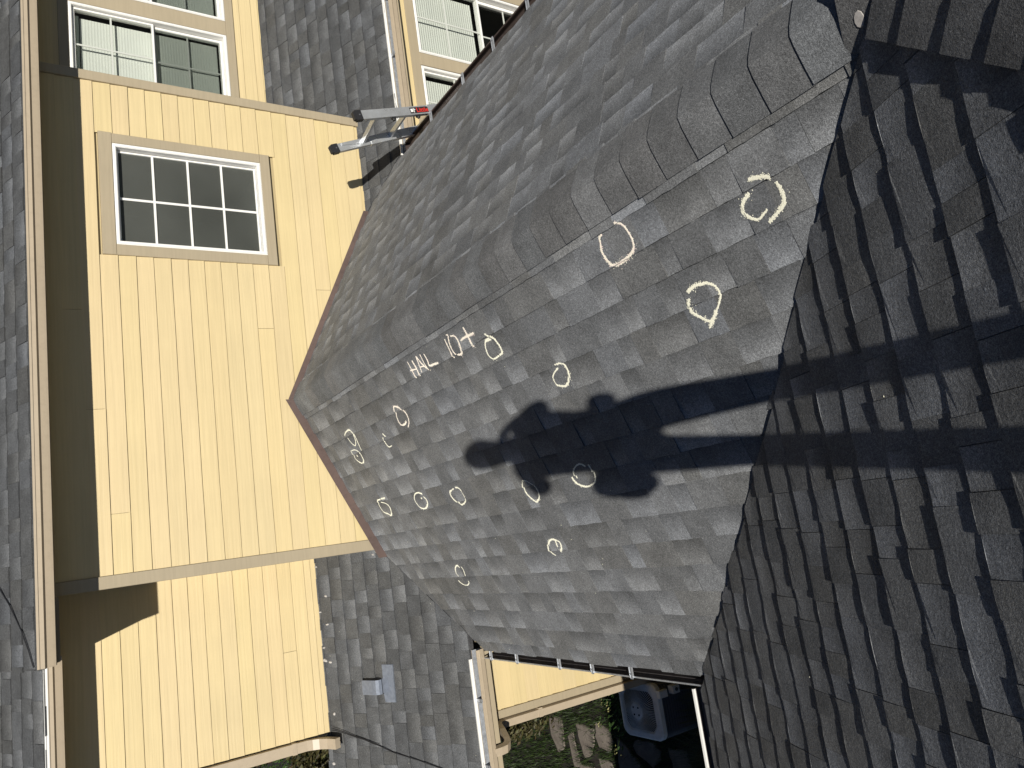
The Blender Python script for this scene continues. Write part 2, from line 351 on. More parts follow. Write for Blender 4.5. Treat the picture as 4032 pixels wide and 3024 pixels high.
# ridge and hip caps
def cap(o, along, e0, e1, da, db, n0, n1, mat_tone, half=.142):
    """bent cap shingle: o + along*t, wings da/db (unit vectors down the two slopes)"""
    up = (Vector((0, 0, 1)) - along*along.z).normalized(); mb = MB()
    prof = []
    for s_, d in ((-1, da), (1, db)):
        for w in ([half, .09, .028] if s_ < 0 else [.028, .09, half]): prof.append((d, w))
    prof.insert(3, (None, 0))
    def ring(t, n):
        out = []
        for d, w in prof:
            if d is None: out.append(o + along*t + up*(n - .004))
            else:
                nn = (up - d*up.dot(d)).normalized(); out.append(o + along*t + d*w + nn*(n + (.0 if w < .1 else -.002)) )
        return out
    k = len(prof); r0, rm, r1 = ring(e0, n0), ring(e0*.4+e1*.6, n0*.35+n1*.65+.0008), ring(e1, n1); b0, b1 = ring(e0, -.003), ring(e1, -.003)
    V = r0+rm+r1+b0+b1; F = []
    for i in range(k-1):
        F += [(i, i+1, k+i+1, k+i), (k+i, k+i+1, 2*k+i+1, 2*k+i), (2*k+i, 2*k+i+1, 4*k+i+1, 4*k+i), (3*k+i+1, 3*k+i, i, i+1)]
    F += [(0, k, 2*k, 4*k, 3*k), (k-1, 4*k-1, 5*k-1, 3*k-1, 2*k-1)]
    mb.poly(V, F, mat_tone); return mb
dL = Vector((-1, 0, -T_)).normalized(); dR = Vector((1, 0, -T_)).normalized(); dD = Vector((0, 1, -T_)).normalized()
def captone(r): t = 1.42*r.choice((.098, .104, .112, .118, .132)); w = r.uniform(-.04, .05); return (t*(.975+w*.5), t*1.0, t*(1.03-w*.5))
r_ = random.Random(5)
for k in range(0, 34):
    a = .3058 + (k-1)*.143; b = min(a + .143, YW-.002)
    if b - a < .02: continue
    m = cap(Vector((0, 0, 0)), Vector((0, 1, 0)), a-.004, b, dL, dR, .012, .0175, captone(r_), .141 + r_.uniform(-.003, .003))
    part(m.build('ridge_cap', M_SH))
hipd = Vector((-1, -1, T_)).normalized(); wD = (dD - hipd*dD.dot(hipd)).normalized(); wR = (dR - hipd*dR.dot(hipd)).normalized()
js = [.03, .158, .312, .45, .59, .73, .87, 1.01, 1.15, 1.29, 1.43, 1.57]
for a, b in zip(js[:-1], js[1:]):
    lo = Vector(P0)
    m = cap(lo, hipd, b+.004, a, wR, wD, .025, .033, captone(r_),   .172 if a < 0 else .145)
    part(m.build('ridge_cap', M_SH))

al = Vector((-.36, -.93, -.01)).normalized(); wl = (dD*.22 + dL*.78).normalized(); wl = (wl - al*wl.dot(al)).normalized(); wr = (dR - al*dR.dot(al)).normalized()
FIRST = (al, wl)
part(cap(Vector(P0), al, .06, -.105, wr, wl, .046, .047, captone(r_), .165).build('ridge_cap', M_SH))
MARKS = {
 'c1': [[[0.763,0.249],[0.736,0.253],[0.71,0.262],[0.696,0.272]],[[0.687,0.29],[0.684,0.319],[0.689,0.342],[0.704,0.357],[0.733,0.368],[0.767,0.38]],[[0.786,0.281],[0.817,0.295],[0.831,0.31],[0.829,0.333],[0.798,0.358],[0.766,0.349],[0.754,0.346]]],
 'c2': [[[1.332,0.15],[1.302,0.168],[1.291,0.201],[1.291,0.235],[1.31,0.26],[1.359,0.273],[1.428,0.274],[1.448,0.249],[1.454,0.214],[1.44,0.183],[1.433,0.166],[1.415,0.161]]],
 'c3': [[[1.182,0.461],[1.144,0.453],[1.113,0.456],[1.086,0.463],[1.063,0.484],[1.062,0.508],[1.082,0.531],[1.12,0.561],[1.154,0.575],[1.183,0.553],[1.211,0.523],[1.202,0.498],[1.187,0.484]],[[1.11,0.552],[1.137,0.574],[1.168,0.595]]],
 'H': [[[3.207,0.185],[3.206,0.224],[3.209,0.279]],[[3.154,0.192],[3.15,0.233],[3.158,0.279]],[[3.222,0.231],[3.147,0.24]]],
 'A': [[[3.092,0.184],[3.104,0.225],[3.117,0.266]],[[3.091,0.185],[3.071,0.231],[3.048,0.263]],[[3.109,0.24],[3.065,0.245]]],
 'I': [[[3.042,0.186],[3.041,0.236],[3.03,0.28]]],
 'L': [[[2.999,0.194],[2.995,0.229],[3.001,0.257],[2.953,0.262],[2.906,0.266]]],
 '1': [[[2.742,0.185],[2.745,0.23],[2.751,0.283]]],
 '0': [[[2.71,0.172],[2.696,0.178],[2.71,0.197],[2.722,0.229],[2.718,0.266],[2.698,0.281],[2.666,0.281],[2.65,0.262],[2.639,0.235],[2.638,0.207],[2.652,0.193],[2.677,0.187]]],
 '+': [[[2.539,0.182],[2.538,0.231],[2.541,0.282]],[[2.614,0.229],[2.56,0.225],[2.532,0.227],[2.477,0.229]]],
 'c4': [[[2.398,0.255],[2.371,0.28],[2.352,0.3],[2.344,0.33],[2.345,0.359],[2.365,0.367],[2.429,0.372],[2.455,0.353],[2.457,0.328],[2.444,0.3],[2.424,0.287],[2.382,0.29]],[[2.426,0.281],[2.391,0.281]]],
 'c5': [[[3.663,0.383],[3.636,0.357],[3.588,0.371],[3.55,0.402],[3.539,0.436],[3.558,0.471],[3.6,0.494]],[[3.654,0.39],[3.675,0.418],[3.678,0.454],[3.655,0.471],[3.606,0.469],[3.585,0.458]]],
 'c6': [[[4.537,0.376],[4.478,0.359],[4.417,0.359],[4.395,0.383],[4.389,0.431],[4.397,0.48],[4.4,0.51]],[[4.52,0.399],[4.508,0.435],[4.47,0.465],[4.423,0.439],[4.4,0.396]]],
 'c7': [[[4.58,0.486],[4.579,0.509],[4.585,0.543],[4.552,0.571],[4.508,0.587],[4.472,0.572],[4.465,0.534],[4.478,0.503],[4.521,0.487],[4.58,0.486]],[[4.538,0.528],[4.527,0.535]]],
 'c8': [[[3.967,0.468],[3.947,0.49]],[[3.991,0.489],[4.011,0.512],[4.009,0.534],[3.989,0.556],[3.945,0.555]]],
 'c9': [[[4.48,0.851],[4.558,0.851],[4.615,0.856],[4.648,0.893],[4.632,0.942],[4.575,0.962],[4.547,0.977],[4.505,0.952],[4.489,0.916],[4.527,0.889],[4.59,0.873]]],
 'c10': [[[3.916,0.889],[3.958,0.876],[4.008,0.878],[4.054,0.9],[4.064,0.931],[4.048,0.965],[4.008,0.98],[3.953,0.977],[3.906,0.953],[3.897,0.928],[3.916,0.908]],[[3.966,0.915],[3.948,0.914]]],
 'c11': [[[3.494,0.906],[3.555,0.92],[3.56,0.954],[3.529,0.988],[3.509,1.007],[3.453,0.996],[3.419,0.971],[3.419,0.937],[3.437,0.909],[3.47,0.901]]],
 'c12': [[[2.761,0.953],[2.788,0.987],[2.792,1.024],[2.766,1.057],[2.741,1.071],[2.696,1.05],[2.681,1.015],[2.695,0.984],[2.724,0.962],[2.757,0.95]]],
 'c13': [[[2.212,0.953],[2.241,0.937],[2.287,0.946],[2.321,0.969],[2.321,0.998]],[[2.358,0.989],[2.346,1.019],[2.302,1.041],[2.253,1.043],[2.207,1.029],[2.182,0.989],[2.186,0.949]]],
 'c14': [[[2.786,1.321],[2.777,1.292],[2.779,1.28],[2.817,1.281],[2.859,1.305],[2.876,1.343],[2.848,1.367]],[[2.773,1.281],[2.746,1.297],[2.755,1.327],[2.786,1.348]]],
 'c15': [[[3.983,1.393],[4.007,1.38],[4.052,1.398],[4.075,1.43],[4.065,1.454]],[[3.957,1.389],[3.948,1.411],[3.963,1.452]],[[4.109,1.484],[4.078,1.507],[4.026,1.519],[3.986,1.508],[3.976,1.491]]],
 'c16': [[[2.038,0.504],[2.005,0.507],[1.987,0.521],[1.984,0.547],[1.999,0.576],[2.033,0.598],[2.073,0.594],[2.102,0.578],[2.102,0.551],[2.072,0.532],[2.037,0.522]]],
}
# ------------------------------------------------------------------ walls
r_ = random.Random(21)
def board_tone(): t = r_.uniform(.97, 1.03); return (t, t*r_.uniform(.992, 1.008), t*r_.uniform(.97, 1.03))
def siding(wall, y, zs, spans, mat=None):
    """lap boards facing -Y: zs = butt heights from the top down, spans(z0,z1) = list of (x0,x1)"""
    for zt, zb in zip(zs[:-1], zs[1:]):
        for x0, x1 in spans(zb, zt):
            mb = MB(); tn = board_tone(); yb = y-.013 + r_.uniform(-.0012, .0012); n = max(1, int((x1-x0)/.5))
            lo, hi = [], []
            for i in range(n+1):
                x = x0 + (x1-x0)*i/n; w = .0012*math.sin(x*5+zb*17)
                lo.append((x, yb, zb+w)); hi.append((x, y-.003, zt+.012))
            k = len(lo); bl = [(x, y, z) for x, _, z in lo]
            V = lo+hi+bl; F = []
            for i in range(n): F += [(i, i+1, k+i+1, k+i), (2*k+i, 2*k+i+1, i+1, i)]
            F += [(0, k, 2*k), (k-1, 3*k-1, 2*k-1)]
            mb.poly(V, F, tn); sub(mb.build('siding_board', mat or M_YEL), wall)
def wall_part(label, boxes):
    mb = MB()
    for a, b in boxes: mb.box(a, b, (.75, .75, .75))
    o = part(mb.build('wall', M_YEL)); o['label'] = label; return o
def trim(parent, a, b, name='trim_board', mat=None):
    mb = MB(); x0, y0, z0 = a; x1, y1, z1 = b; t = r_.uniform(.95, 1.04); e = .003
    # board with a slightly eased front edge
    xs, zs, yf, yb = sorted((x0, x1)), sorted((z0, z1)), min(y0, y1), max(y0, y1)
    A = [(xs[0], yb, zs[0]), (xs[1], yb, zs[0]), (xs[1], yb, zs[1]), (xs[0], yb, zs[1])]
    B = [(p[0], yf+e, p[2]) for p in A]
    Cc = [(xs[0]+e, yf, zs[0]+e), (xs[1]-e, yf, zs[0]+e), (xs[1]-e, yf, zs[1]-e), (xs[0]+e, yf, zs[1]-e)]
    F = [(0, 3, 2, 1), (8, 9, 10, 11)] + [(i, (i+1) % 4, 4+(i+1) % 4, 4+i) for i in range(4)] + [(4+i, 4+(i+1) % 4, 8+(i+1) % 4, 8+i) for i in range(4)]
    mb.poly(A+B+Cc, F, (t, t, t)); return sub(mb.build(name, mat or M_BEI), parent)

# --- projecting bay (centre)
WX0, WX1 = -1.205, 2.505
w1 = wall_part('yellow wall of the projecting bay above the roof ridge', [((WX0+.004, YW+.012, -1.6), (2.03-.0, YW+.13, .035)), ((WX0+.004, YW+.012, 1.255), (2.03, YW+.13, 1.66)), ((WX0+.004, YW+.012, .035), (1.08, YW+.13, 1.255)), ((2.03, YW+.012, -1.6), (WX1-.004, YW+.13, 1.66)),
    ((WX0+.004, YW+.13, -1.6), (WX0+.12, YW4+.1, 1.66)), ((WX1-.12, YW+.13, -1.6), (WX1-.004, YW4+.1, 1.66))])
zs = [1.66, 1.515, 1.398] + [1.279, 1.162, 1.048, .932, .816, .701, .586, .469, .351, .231, .11, -.014, -.134, -.255, -.375, -.495, -.615, -.735, -.86]
TX0, TX1, TZ0, TZ1 = 1.082, 2.024, .035, 1.256
def spans1(zb, zt):
    a, b = WX0+.084, WX1-.076; out = [(a, b)]
    if zb < TZ1 and zt > TZ0: out = [(a, TX0), (TX1, b)]
    cuts = {1.279: -.025, 1.162: -.731, .11: .565, -.375: .9, 1.398: .672}
    res = []
    for x0, x1 in out:
        c = next((v for k, v in cuts.items() if abs(k-zb) < .004 and x0 < v < x1), None)
        res += [(x0, x1)] if c is None else [(x0, c-.0012), (c+.0012, x1)]
    return res
siding(w1, YW, zs, spans1)
trim(w1, (WX0, YW-.024, -.70), (WX0+.082, YW+.012, 1.66), 'corner_board')
trim(w1, (WX0, YW+.012, -.70), (WX0+.02, YW+.095, 1.66), 'corner_board')
trim(w1, (WX1-.074, YW-.024, -.79), (WX1, YW+.012, 1.66), 'corner_board')
trim(w1, (WX1-.02, YW+.012, -.79), (WX1, YW+.085, 1.66), 'corner_board')
trim(w1, (TX0, YW-.026, TZ0), (TX1, YW+.012, .108), 'trim_board')
trim(w1, (TX0, YW-.026, 1.168), (TX1+.004, YW+.012, TZ1), 'trim_board')
trim(w1, (TX0, YW-.024, .1085), (1.163, YW+.012, 1.1675), 'trim_board')
trim(w1, (1.949, YW-.024, .1085), (TX1, YW+.012, 1.1675), 'trim_board')
def flash(pts, w, y0, parent):                             # step of flashing against a wall along a roof line
    mb = MB()
    for (xa, za), (xb, zb) in zip(pts[:-1], pts[1:]):
        mb.poly([(xa, y0, za-.06), (xb, y0, zb-.06), (xb, y0, zb+w), (xa, y0, za+w), (xa, y0-.003, za-.06), (xb, y0-.003, zb-.06), (xb, y0-.003, zb+w), (xa, y0-.003, za+w)],
                [(4, 5, 6, 7), (7, 6, 2, 3), (0, 1, 2, 3), (4, 7, 3, 0), (5, 1, 2, 6)])
    return sub(mb.build('wall_flashing', M_FLASH), parent)
flash([(-1.27, -T_*1.27), (0, 0)], .072, YW-.0255, w1); flash([(.002, 0), (1.63, -T_*1.63)], .05, YW-.0255, w1)

# --- recessed wall, left
w2 = wall_part('recessed yellow wall beside the downspout, half in shadow', [((-2.57, YW2+.012, -1.9), (WX0-.0, YW2+.14, 1.60)), ((-2.57, YW2+.14, -1.9), (-2.45, YW2+4, 1.60))])
zs2 = [1.60, 1.43, 1.312, 1.193, 1.072, .953, .836, .727, .617, .508, .397, .282, .167, .055, -.054, -.164, -.219, -.30]
siding(w2, YW2, zs2, lambda a, b: [(-2.565, WX0+.02)] if not (-.06 < a < -.05) else [(-2.565, -1.9), (-1.8975, WX0+.02)])
trim(w2, (-2.572, YW2+.013, -.3), (-2.59, YW2+.1, 1.6), 'corner_board')
# --- wall with paired windows, right
W4X0 = WX1-.01
w4 = wall_part('yellow wall with paired shaded windows beyond the bay', [((W4X0, YW4+.012, -1.2), (3.04, YW4+.14, 1.62)), ((3.04, YW4+.012, -1.2), (6.2, YW4+.14, .035)), ((3.04, YW4+.012, 1.35), (6.2, YW4+.14, 1.62)), ((3.785, YW4+.012, .035), (3.94, YW4+.14, 1.35)), ((4.69, YW4+.012, .035), (6.2, YW4+.14, 1.35))])
siding(w4, YW4, [-.04, -.104, -.217, -.284, -.36], lambda a, b: [(W4X0, 6.2)])
siding(w4, YW4, [1.62, 1.47, 1.425], lambda a, b: [(W4X0, 6.2)])
for a, b in (((2.92, -.042), (6.2, .033)), ((2.92, 1.352), (6.2, 1.43)), ((3.787, .0335), (3.938, 1.3515)), ((2.92, .0335), (3.028, 1.3515)), ((4.692, .0335), (4.84, 1.3515))):
    trim(w4, (a[0], YW4-.022, a[1]), (b[0], YW4+.012, b[1]))
# --- lower wall seen through the courtyard gap
YW5 = 4.75
w5 = wall_part('yellow lower wall under the porch eave', [((-2.578, YW5+.012, -3.4), (-1.5, YW5+.13, -1.0)), ((-2.578, YW5+.13, -3.4), (-2.46, YW2, -1.0))])
zs5 = [-1.15 - .121*i for i in range(18)]
siding(w5, YW5, zs5, lambda a, b: [(-2.53, -1.75)])
trim(w5, (-2.584, YW5-.024, -3.4), (-2.525, YW5+.012, -1.12), 'corner_board')
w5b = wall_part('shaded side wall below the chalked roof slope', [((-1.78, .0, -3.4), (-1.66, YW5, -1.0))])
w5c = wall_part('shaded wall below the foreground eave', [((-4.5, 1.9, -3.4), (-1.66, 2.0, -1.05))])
# --- lower wall right
YW6 = 4.95
w6 = wall_part('yellow lower wall with shaded windows behind the ladder', [((1.62, YW6+.012, -3.4), (2.45, YW6+.13, -1.0)), ((2.45, YW6+.012, -1.43), (5.4, YW6+.13, -1.0)), ((3.125, YW6+.012, -3.4), (3.26, YW6+.13, -1.43)), ((4.11, YW6+.012, -3.4), (5.4, YW6+.13, -1.43)), ((2.45, YW6+.012, -3.4), (3.125, YW6+.13, -2.9)), ((3.26, YW6+.012, -3.4), (4.11, YW6+.13, -2.9))])
siding(w6, YW6, [-1.02, -1.14, -1.26, -1.338], lambda a, b: [(1.65, 5.4)])
siding(w6, YW6, [-1.338-.12*i for i in range(18)], lambda a, b: [(1.65, 2.36)])
trim(w6, (2.36, YW6-.024, -1.428), (5.4, YW6+.012, -1.334)); trim(w6, (3.128, YW6-.022, -2.9), (3.257, YW6+.012, -1.429)); trim(w6, (2.36, YW6-.022, -2.9), (2.448, YW6+.012, -1.429)); trim(w6, (4.112, YW6-.022, -2.9), (5.4, YW6+.012, -1.429))
w6b = wall_part('side wall below the ladder', [((1.58, .3, -3.4), (1.70, YW6, -1.0))])

# ------------------------------------------------------------------ windows
def ring_frame(mb, x0, x1, z0, z1, w, ya, yb, tone=(1, 1, 1)):
    """rectangular frame, four mitred members with a stepped front"""
    for (ax, az, bx, bz, cx, cz, dx, dz) in ((x0, z0, x1, z0, x1-w, z0+w, x0+w, z0+w), (x1, z0, x1, z1, x1-w, z1-w, x1-w, z0+w), (x1, z1, x0, z1, x0+w, z1-w, x1-w, z1-w), (x0, z1, x0, z0, x0+w, z0+w, x0+w, z1-w)):
        q = [(ax, az), (bx, bz), (cx, cz), (dx, dz)]
        V = [(x, ya, z) for x, z in q] + [(x, yb, z) for x, z in q]
        mb.poly(V, [(0, 1, 2, 3), (7, 6, 5, 4), (0, 4, 5, 1), (1, 5, 6, 2), (2, 6, 7, 3), (3, 7, 4, 0)], tone)
def window(label, x0, x1, z0, z1, y, sashes, blind, muntins, screen=None, room=1.0, glass=None):
    root = empty('window'); part(root); root['label'] = label
    mb = MB(); ring_frame(mb, x0, x1, z0, z1, .026, y-.018, y+.09); ring_frame(mb, x0+.006, x1-.006, z0+.006, z1-.006, .016, y-.023, y-.018); sub(mb.build('window_frame', M_WHT), root)
    for (a, b, c, d, yy, fw) in sashes:
        mb = MB(); ring_frame(mb, a, b, c, d, fw, y+yy, y+yy+.03); sub(mb.build('sash', M_WHT), root)
        mb = MB(); mb.box((a+fw*.8, y+yy+.012, c+fw*.8), (b-fw*.8, y+yy+.016, d-fw*.8)); sub(mb.build('pane', glass or M_GLS), root)
        if screen == (a, b, c, d):
            mb = MB(); mb.face([(a+fw*.8, y+yy-.008, c+fw*.8), (b-fw*.8, y+yy-.008, c+fw*.8), (b-fw*.8, y+yy-.008, d-fw*.8), (a+fw*.8, y+yy-.008, d-fw*.8)]); sub(mb.build('insect_screen', M_SCR), root)
    for (a, b, c, d, yy) in muntins:
        mb = MB(); mb.box((a, y+yy+.017, c), (b, y+yy+.024, d)); sub(mb.build('muntin', M_WHT), root)
    if blind:
        mb = MB(); pitch = .024
        for (a, b, c, d, open_) in blind:
            mb.box((a, y+.085, d-.035), (b, y+.115, d), (.9, .95, .9)); z = d-.045
            while z > c+.02:
                mb.poly([(a, y+.112, z), (b, y+.112, z), (b, y+.1098, z-pitch*.55), (a, y+.1098, z-pitch*.55), (b, y+.112, z-pitch*(1 if not open_ else .9)), (a, y+.112, z-pitch*(1 if not open_ else .9))], [(0, 3, 2, 1), (3, 5, 4, 2)], (1, 1, 1)); z -= pitch
        o = sub(mb.build('window_blind', M_BLI), root); o['kind'] = 'stuff'
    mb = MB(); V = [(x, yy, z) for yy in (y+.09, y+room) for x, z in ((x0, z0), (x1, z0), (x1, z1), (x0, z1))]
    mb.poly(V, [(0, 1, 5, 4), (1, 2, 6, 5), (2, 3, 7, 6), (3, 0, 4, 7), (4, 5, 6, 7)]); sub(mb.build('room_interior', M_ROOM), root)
    return root
def bars(xs, zs, x0, x1, z0, z1, yy, w=.0075):
    return [(x-w, x+w, z0, z1, yy) for x in xs] + [(x0, x1, z-w*.95, z+w*.95, yy+.0012) for z in zs]
x0, x1, z0, z1 = 1.164, 1.948, .109, 1.167
window('white framed window of eight panes in the bay wall', x0, x1, z0, z1, YW, [(x0+.03, x1-.03, z0+.03, z1-.03, .035, .012)], None, bars([1.541], [.895, .648, .401], x0+.04, x1-.04, z0+.04, z1-.04, .018, .0085), room=1.2, glass=M_DUSTY)
for lab, x0, x1 in (('left of the paired white windows, half hidden by the bay corner', 3.03, 3.785), ('right of the paired white windows, at the edge of the view', 3.942, 4.69)):
    lo_ = (x0+.03, x1-.03, .065, .685, .045, .03); hi_ = (x0+.03, x1-.03, .672, 1.318, .012, .016); mx = (x0+x1)/2
    window(lab, x0, x1, .036, 1.349, YW4, [lo_, hi_], [(x0+.06, x1-.06, .09, 1.30, False)], bars([mx], [1.018], x0+.045, x1-.045, .69, 1.30, .012) + bars([mx], [.375], x0+.06, x1-.06, .095, .655, .045), screen=lo_[:4])
for lab, x0, x1 in (('lower window with closed blind behind the ladder rails', 2.45, 3.122), ('lower window with lock beside the ladder', 3.262, 4.108)):
    lo_ = (x0+.03, x1-.03, -2.87, -2.18, .045, .03); hi_ = (x0+.03, x1-.03, -2.2, -1.46, .012, .016); mx = (x0+x1)/2
    window(lab, x0, x1, -2.9, -1.432, YW6, [lo_, hi_], [(x0+.055, x1-.055, -2.16, -1.47, True)], bars([mx], [-1.8], x0+.045, x1-.045, -2.18, -1.47, .012) + bars([mx], [-2.53], x0+.06, x1-.06, -2.84, -2.21, .045))

# ------------------------------------------------------------------ gutters and eaves
def gutter(label, o, along, out, L, prof_h, prof_w, mat, mat_in=None, hangers=(), lipmat=None, ends=True):
    """K-style gutter: o = top back corner, `out` horizontal away from the roof"""
    o, along, out = Vector(o), Vector(along).normalized(), Vector(out).normalized(); z = Vector((0, 0, 1)); h, w = prof_h, prof_w
    outer = [(0, 0), (0, -h), (.62*w, -h), (.66*w, -.86*h), (.74*w, -.52*h), (.96*w, -.40*h), (.96*w, -.1*h), (w, -.08*h), (w, 0)]
    inner = [(w-.0045, 0), (w-.0045, -.06*h), (.93*w, -.09*h), (.93*w, -.37*h), (.71*w, -.50*h), (.62*w, -.84*h), (.59*w, -h+.004), (.004, -h+.004), (.004, 0)]
    n = len(outer); mb = MB(); mi = MB(); ml = MB()
    def strip(m, pts, cap_=False):
        for a, b in zip(pts[:-1], pts[1:]): m.face([o+out*a[0]+z*a[1], o+out*b[0]+z*b[1], o+out*b[0]+z*b[1]+along*L, o+out*a[0]+z*a[1]+along*L])
    strip(mb, outer); strip(mi, inner); lip = [(.9*w, -.012), (.9*w, .0), (w+.001, .001), (w+.001, -.012)]
    ml.prism(lip, o, out, z, along, L)
    if ends:
        for t in (0, L):
            pl = [o+out*a+z*b+along*t for a, b in outer]; mb.face(pl)
    root = part(mb.build('gutter', mat)); root['label'] = label
    sub(mi.build('gutter_trough', mat_in or mat), root); sub(ml.build('gutter_lip', lipmat or mat), root)
    for t in hangers:
        m = MB(); c = o + along*t + z*.004; hw = .011
        m.obox(c + out*(w*.5), along*hw, out*(w*.5+.008), z*.0018); m.obox(c + out*(w*.5) + along*hw, along*.0015, out*(w*.5), z*.005); m.obox(c + out*(w*.5) - along*hw, along*.0015, out*(w*.5), z*.005)
        m.obox(c - out*.008 + along*.012, along*.024, out*.009, z*.002); m.tube([c+out*(w-.02)+z*.001, c+out*(w-.02)+z*.006], .004, 6, (.3, .3, .3))
        sub(m.build('gutter_hanger', M_GALV), root)
    return root
ZL = -.985
gutter('grey gutter with metal straps along the chalked roof slope', (-2.004, 2.26, ZL-.004), (0, 1, 0), (-1, 0, 0), 2.15, .10, .066, M_BEIM, M_DKG, [.515, .86, 1.19, 1.68, 2.02], M_GALV, ends=False)
gutter('pale gutter along the foreground eave', (-4.4, 2.262, -1.022), (1, 0, 0), (0, 1, 0), 2.30, .105, .105, M_BEIM, M_DKG, [1.86, 1.25], M_WHT, ends=False)
gutter('beige gutter along the porch eave', (-4.2, YE_T-.004, -.912), (1, 0, 0), (0, -1, 0), 2.20, .075, .072, M_BEIM, M_GALV, [.4, .95, 1.42, 1.86], ends=False)
gutter('dark brown gutter along the far roof slope', (1.938, -.6, -.943), (0, 1, 0), (1, 0, 0), 5.12, .10, .095, M_BRN, M_BRN, [3.695, 4.12, 4.637, 3.27, 2.85])
gutter('beige gutter under the roof slope behind the ladder', (2.0, YE_T2-.004, -.985), (1, 0, 0), (0, -1, 0), 3.3, .09, .06, M_BEIM, M_GALV, [.35, .91, 1.47, 2.03])
gutter('long beige gutter along the upper eave', (-1.585, 4.665, 1.712), (1, 0, 0), (0, -1, 0), 4.30, .092, .085, M_BEIM, M_BEIM)
gutter('beige gutter set back over the recessed wall', (-3.8, 5.44, 1.656), (1, 0, 0), (0, -1, 0), 2.21, .092, .085, M_BEIM, M_BEIM)
gutter('beige gutter set back over the paired windows', (2.72, 5.65, 1.695), (1, 0, 0), (0, -1, 0), 3.4, .092, .085, M_BEIM, M_BEIM)
def plain(name, boxes, mat, label=None):
    mb = MB()
    for a, b in boxes: mb.box(a, b)
    o = part(mb.build(name, mat))
    if label: o['label'] = label
    return o
plain('drip_edge', [((-4.2, YE_T-.006, -.909), (-2.06, YE_T+.004, -.885))], M_WHT); plain('drip_edge', [((1.98, YE_T2-.006, -.978), (5.2, YE_T2+.004, -.955))], M_WHT)
plain('drip_edge', [((-3.8, 5.352, 1.648), (-1.595, 5.358, 1.672))], M_WHT)
plain('fascia', [((-1.58, 4.668, 1.614), (2.71, 4.69, 1.70))], M_BEI); plain('fascia', [((-3.8, 5.443, 1.565), (-1.64, 5.465, 1.65))], M_BEI); plain('fascia', [((2.725, 5.653, 1.605), (6.2, 5.675, 1.685))], M_BEI)
plain('soffit', [((WX0-.001, 4.691, 1.618), (2.71, YW+.6, 1.632))], M_SOF); plain('soffit', [((-3.8, 5.466, 1.575), (-1.645, YW2+.5, 1.59))], M_SOF); plain('soffit', [((2.725, 5.676, 1.61), (6.2, YW4+.5, 1.625))], M_SOF)
mb = MB(); V = []                                          # boxed eave return at the bay's left end
for z in (1.596, 1.612): V += [(-1.57, 4.692, z), (-1.206, 4.692, z), (-1.206, 5.74, z+.03), (-1.64, 5.45, z+.03)]
mb.poly(V, [(0, 3, 2, 1), (4, 5, 6, 7), (0, 1, 5, 4), (1, 2, 6, 5), (2, 3, 7, 6), (3, 0, 4, 7)]); part(mb.build('eave_return', M_SOF))
mb = MB(); mb.poly([(-1.585, 4.67, 1.615), (-1.585, 6.7, 1.615), (-1.585, 6.7, 2.62), (-1.585, 4.67, 1.69), (-1.575, 4.67, 1.615), (-1.575, 6.7, 1.615), (-1.575, 6.7, 2.62), (-1.575, 4.67, 1.69)], [(0, 1, 2, 3), (7, 6, 5, 4), (0, 3, 7, 4), (0, 4, 5, 1), (1, 5, 6, 2), (2, 6, 7, 3)]); part(mb.build('added_eave_cheek', M_BEI))  # unseen cheek added to stop sun leaking past the eave end
plain('fascia', [((-4.2, YE_T+.008, -1.06), (-2.03, YE_T+.03, -.92))], M_BEI); plain('soffit', [((-4.2, YE_T+.031, -1.06), (-1.75, YW5, -1.045))], M_SOF)
plain('fascia', [((1.96, YE_T2+.008, -1.12), (5.2, YE_T2+.03, -.985))], M_BEI); plain('soffit', [((1.96, YE_T2+.031, -1.12), (5.2, YW6, -1.105))], M_SOF)
plain('fascia', [((-2.003, 2.25, -1.12), (-1.985, 4.42, -.985))], M_BEI); plain('soffit', [((-1.984, 2.02, -1.12), (-1.80, 4.74, -1.106))], M_SOF)
plain('fascia', [((-4.4, 2.236, -1.14), (-2.004, 2.252, -1.02))], M_BEI); plain('soffit', [((-4.4, 1.99, -1.14), (-2.004, 2.235, -1.126))], M_SOF)
plain('fascia', [((1.915, -.6, -1.06), (1.932, 4.6, -.95))], M_BRN)
# downspouts
mb = MB(); xs = -2.612
mb.rtube([(xs, YW2-.03, 1.5), (xs, YW2-.03, .7), (xs, YW2-.03, -.06), (xs-.004, YW2-.035, -.11), (xs-.006, YW2-.06, -.165), (xs-.008, YW2-.12, -.215), (xs-.01, YW2-.20, -.255)], .038, .027, (1, 0, 0))
d1 = part(mb.build('downspout', M_BEIM)); d1['label'] = 'beige downspout on the recessed wall corner, emptying onto the porch roof'
for z_ in (.02, .82):
    mb = MB(); mb.box((xs-.042, YW2-.060, z_), (xs+.042, YW2+.012, z_+.035)); sub(mb.build('downspout_strap', M_BEIM), d1)
mb = MB(); xs = -2.612
mb.rtube([(-2.70, 4.40, -.975), (-2.70, 4.40, -1.03), (-2.698, 4.405, -1.075), (-2.69, 4.43, -1.11), (-2.675, 4.47, -1.13), (-2.64, 4.58, -1.165), (-2.625, 4.66, -1.19), (-2.621, 4.71, -1.22), (-2.620, 4.728, -1.27), (-2.620, 4.73, -2.2), (-2.620, 4.73, -3.35)], .029, .022, (1, -.25, 0))
d2 = part(mb.build('downspout', M_BEIM)); d2['label'] = 'beige downspout with a curved elbow from the porch gutter down the lower corner'
mb = MB(); mb.box((-2.654, 4.703, -1.62), (-2.586, 4.75, -1.585)); sub(mb.build('downspout_strap', M_BEIM), d2)
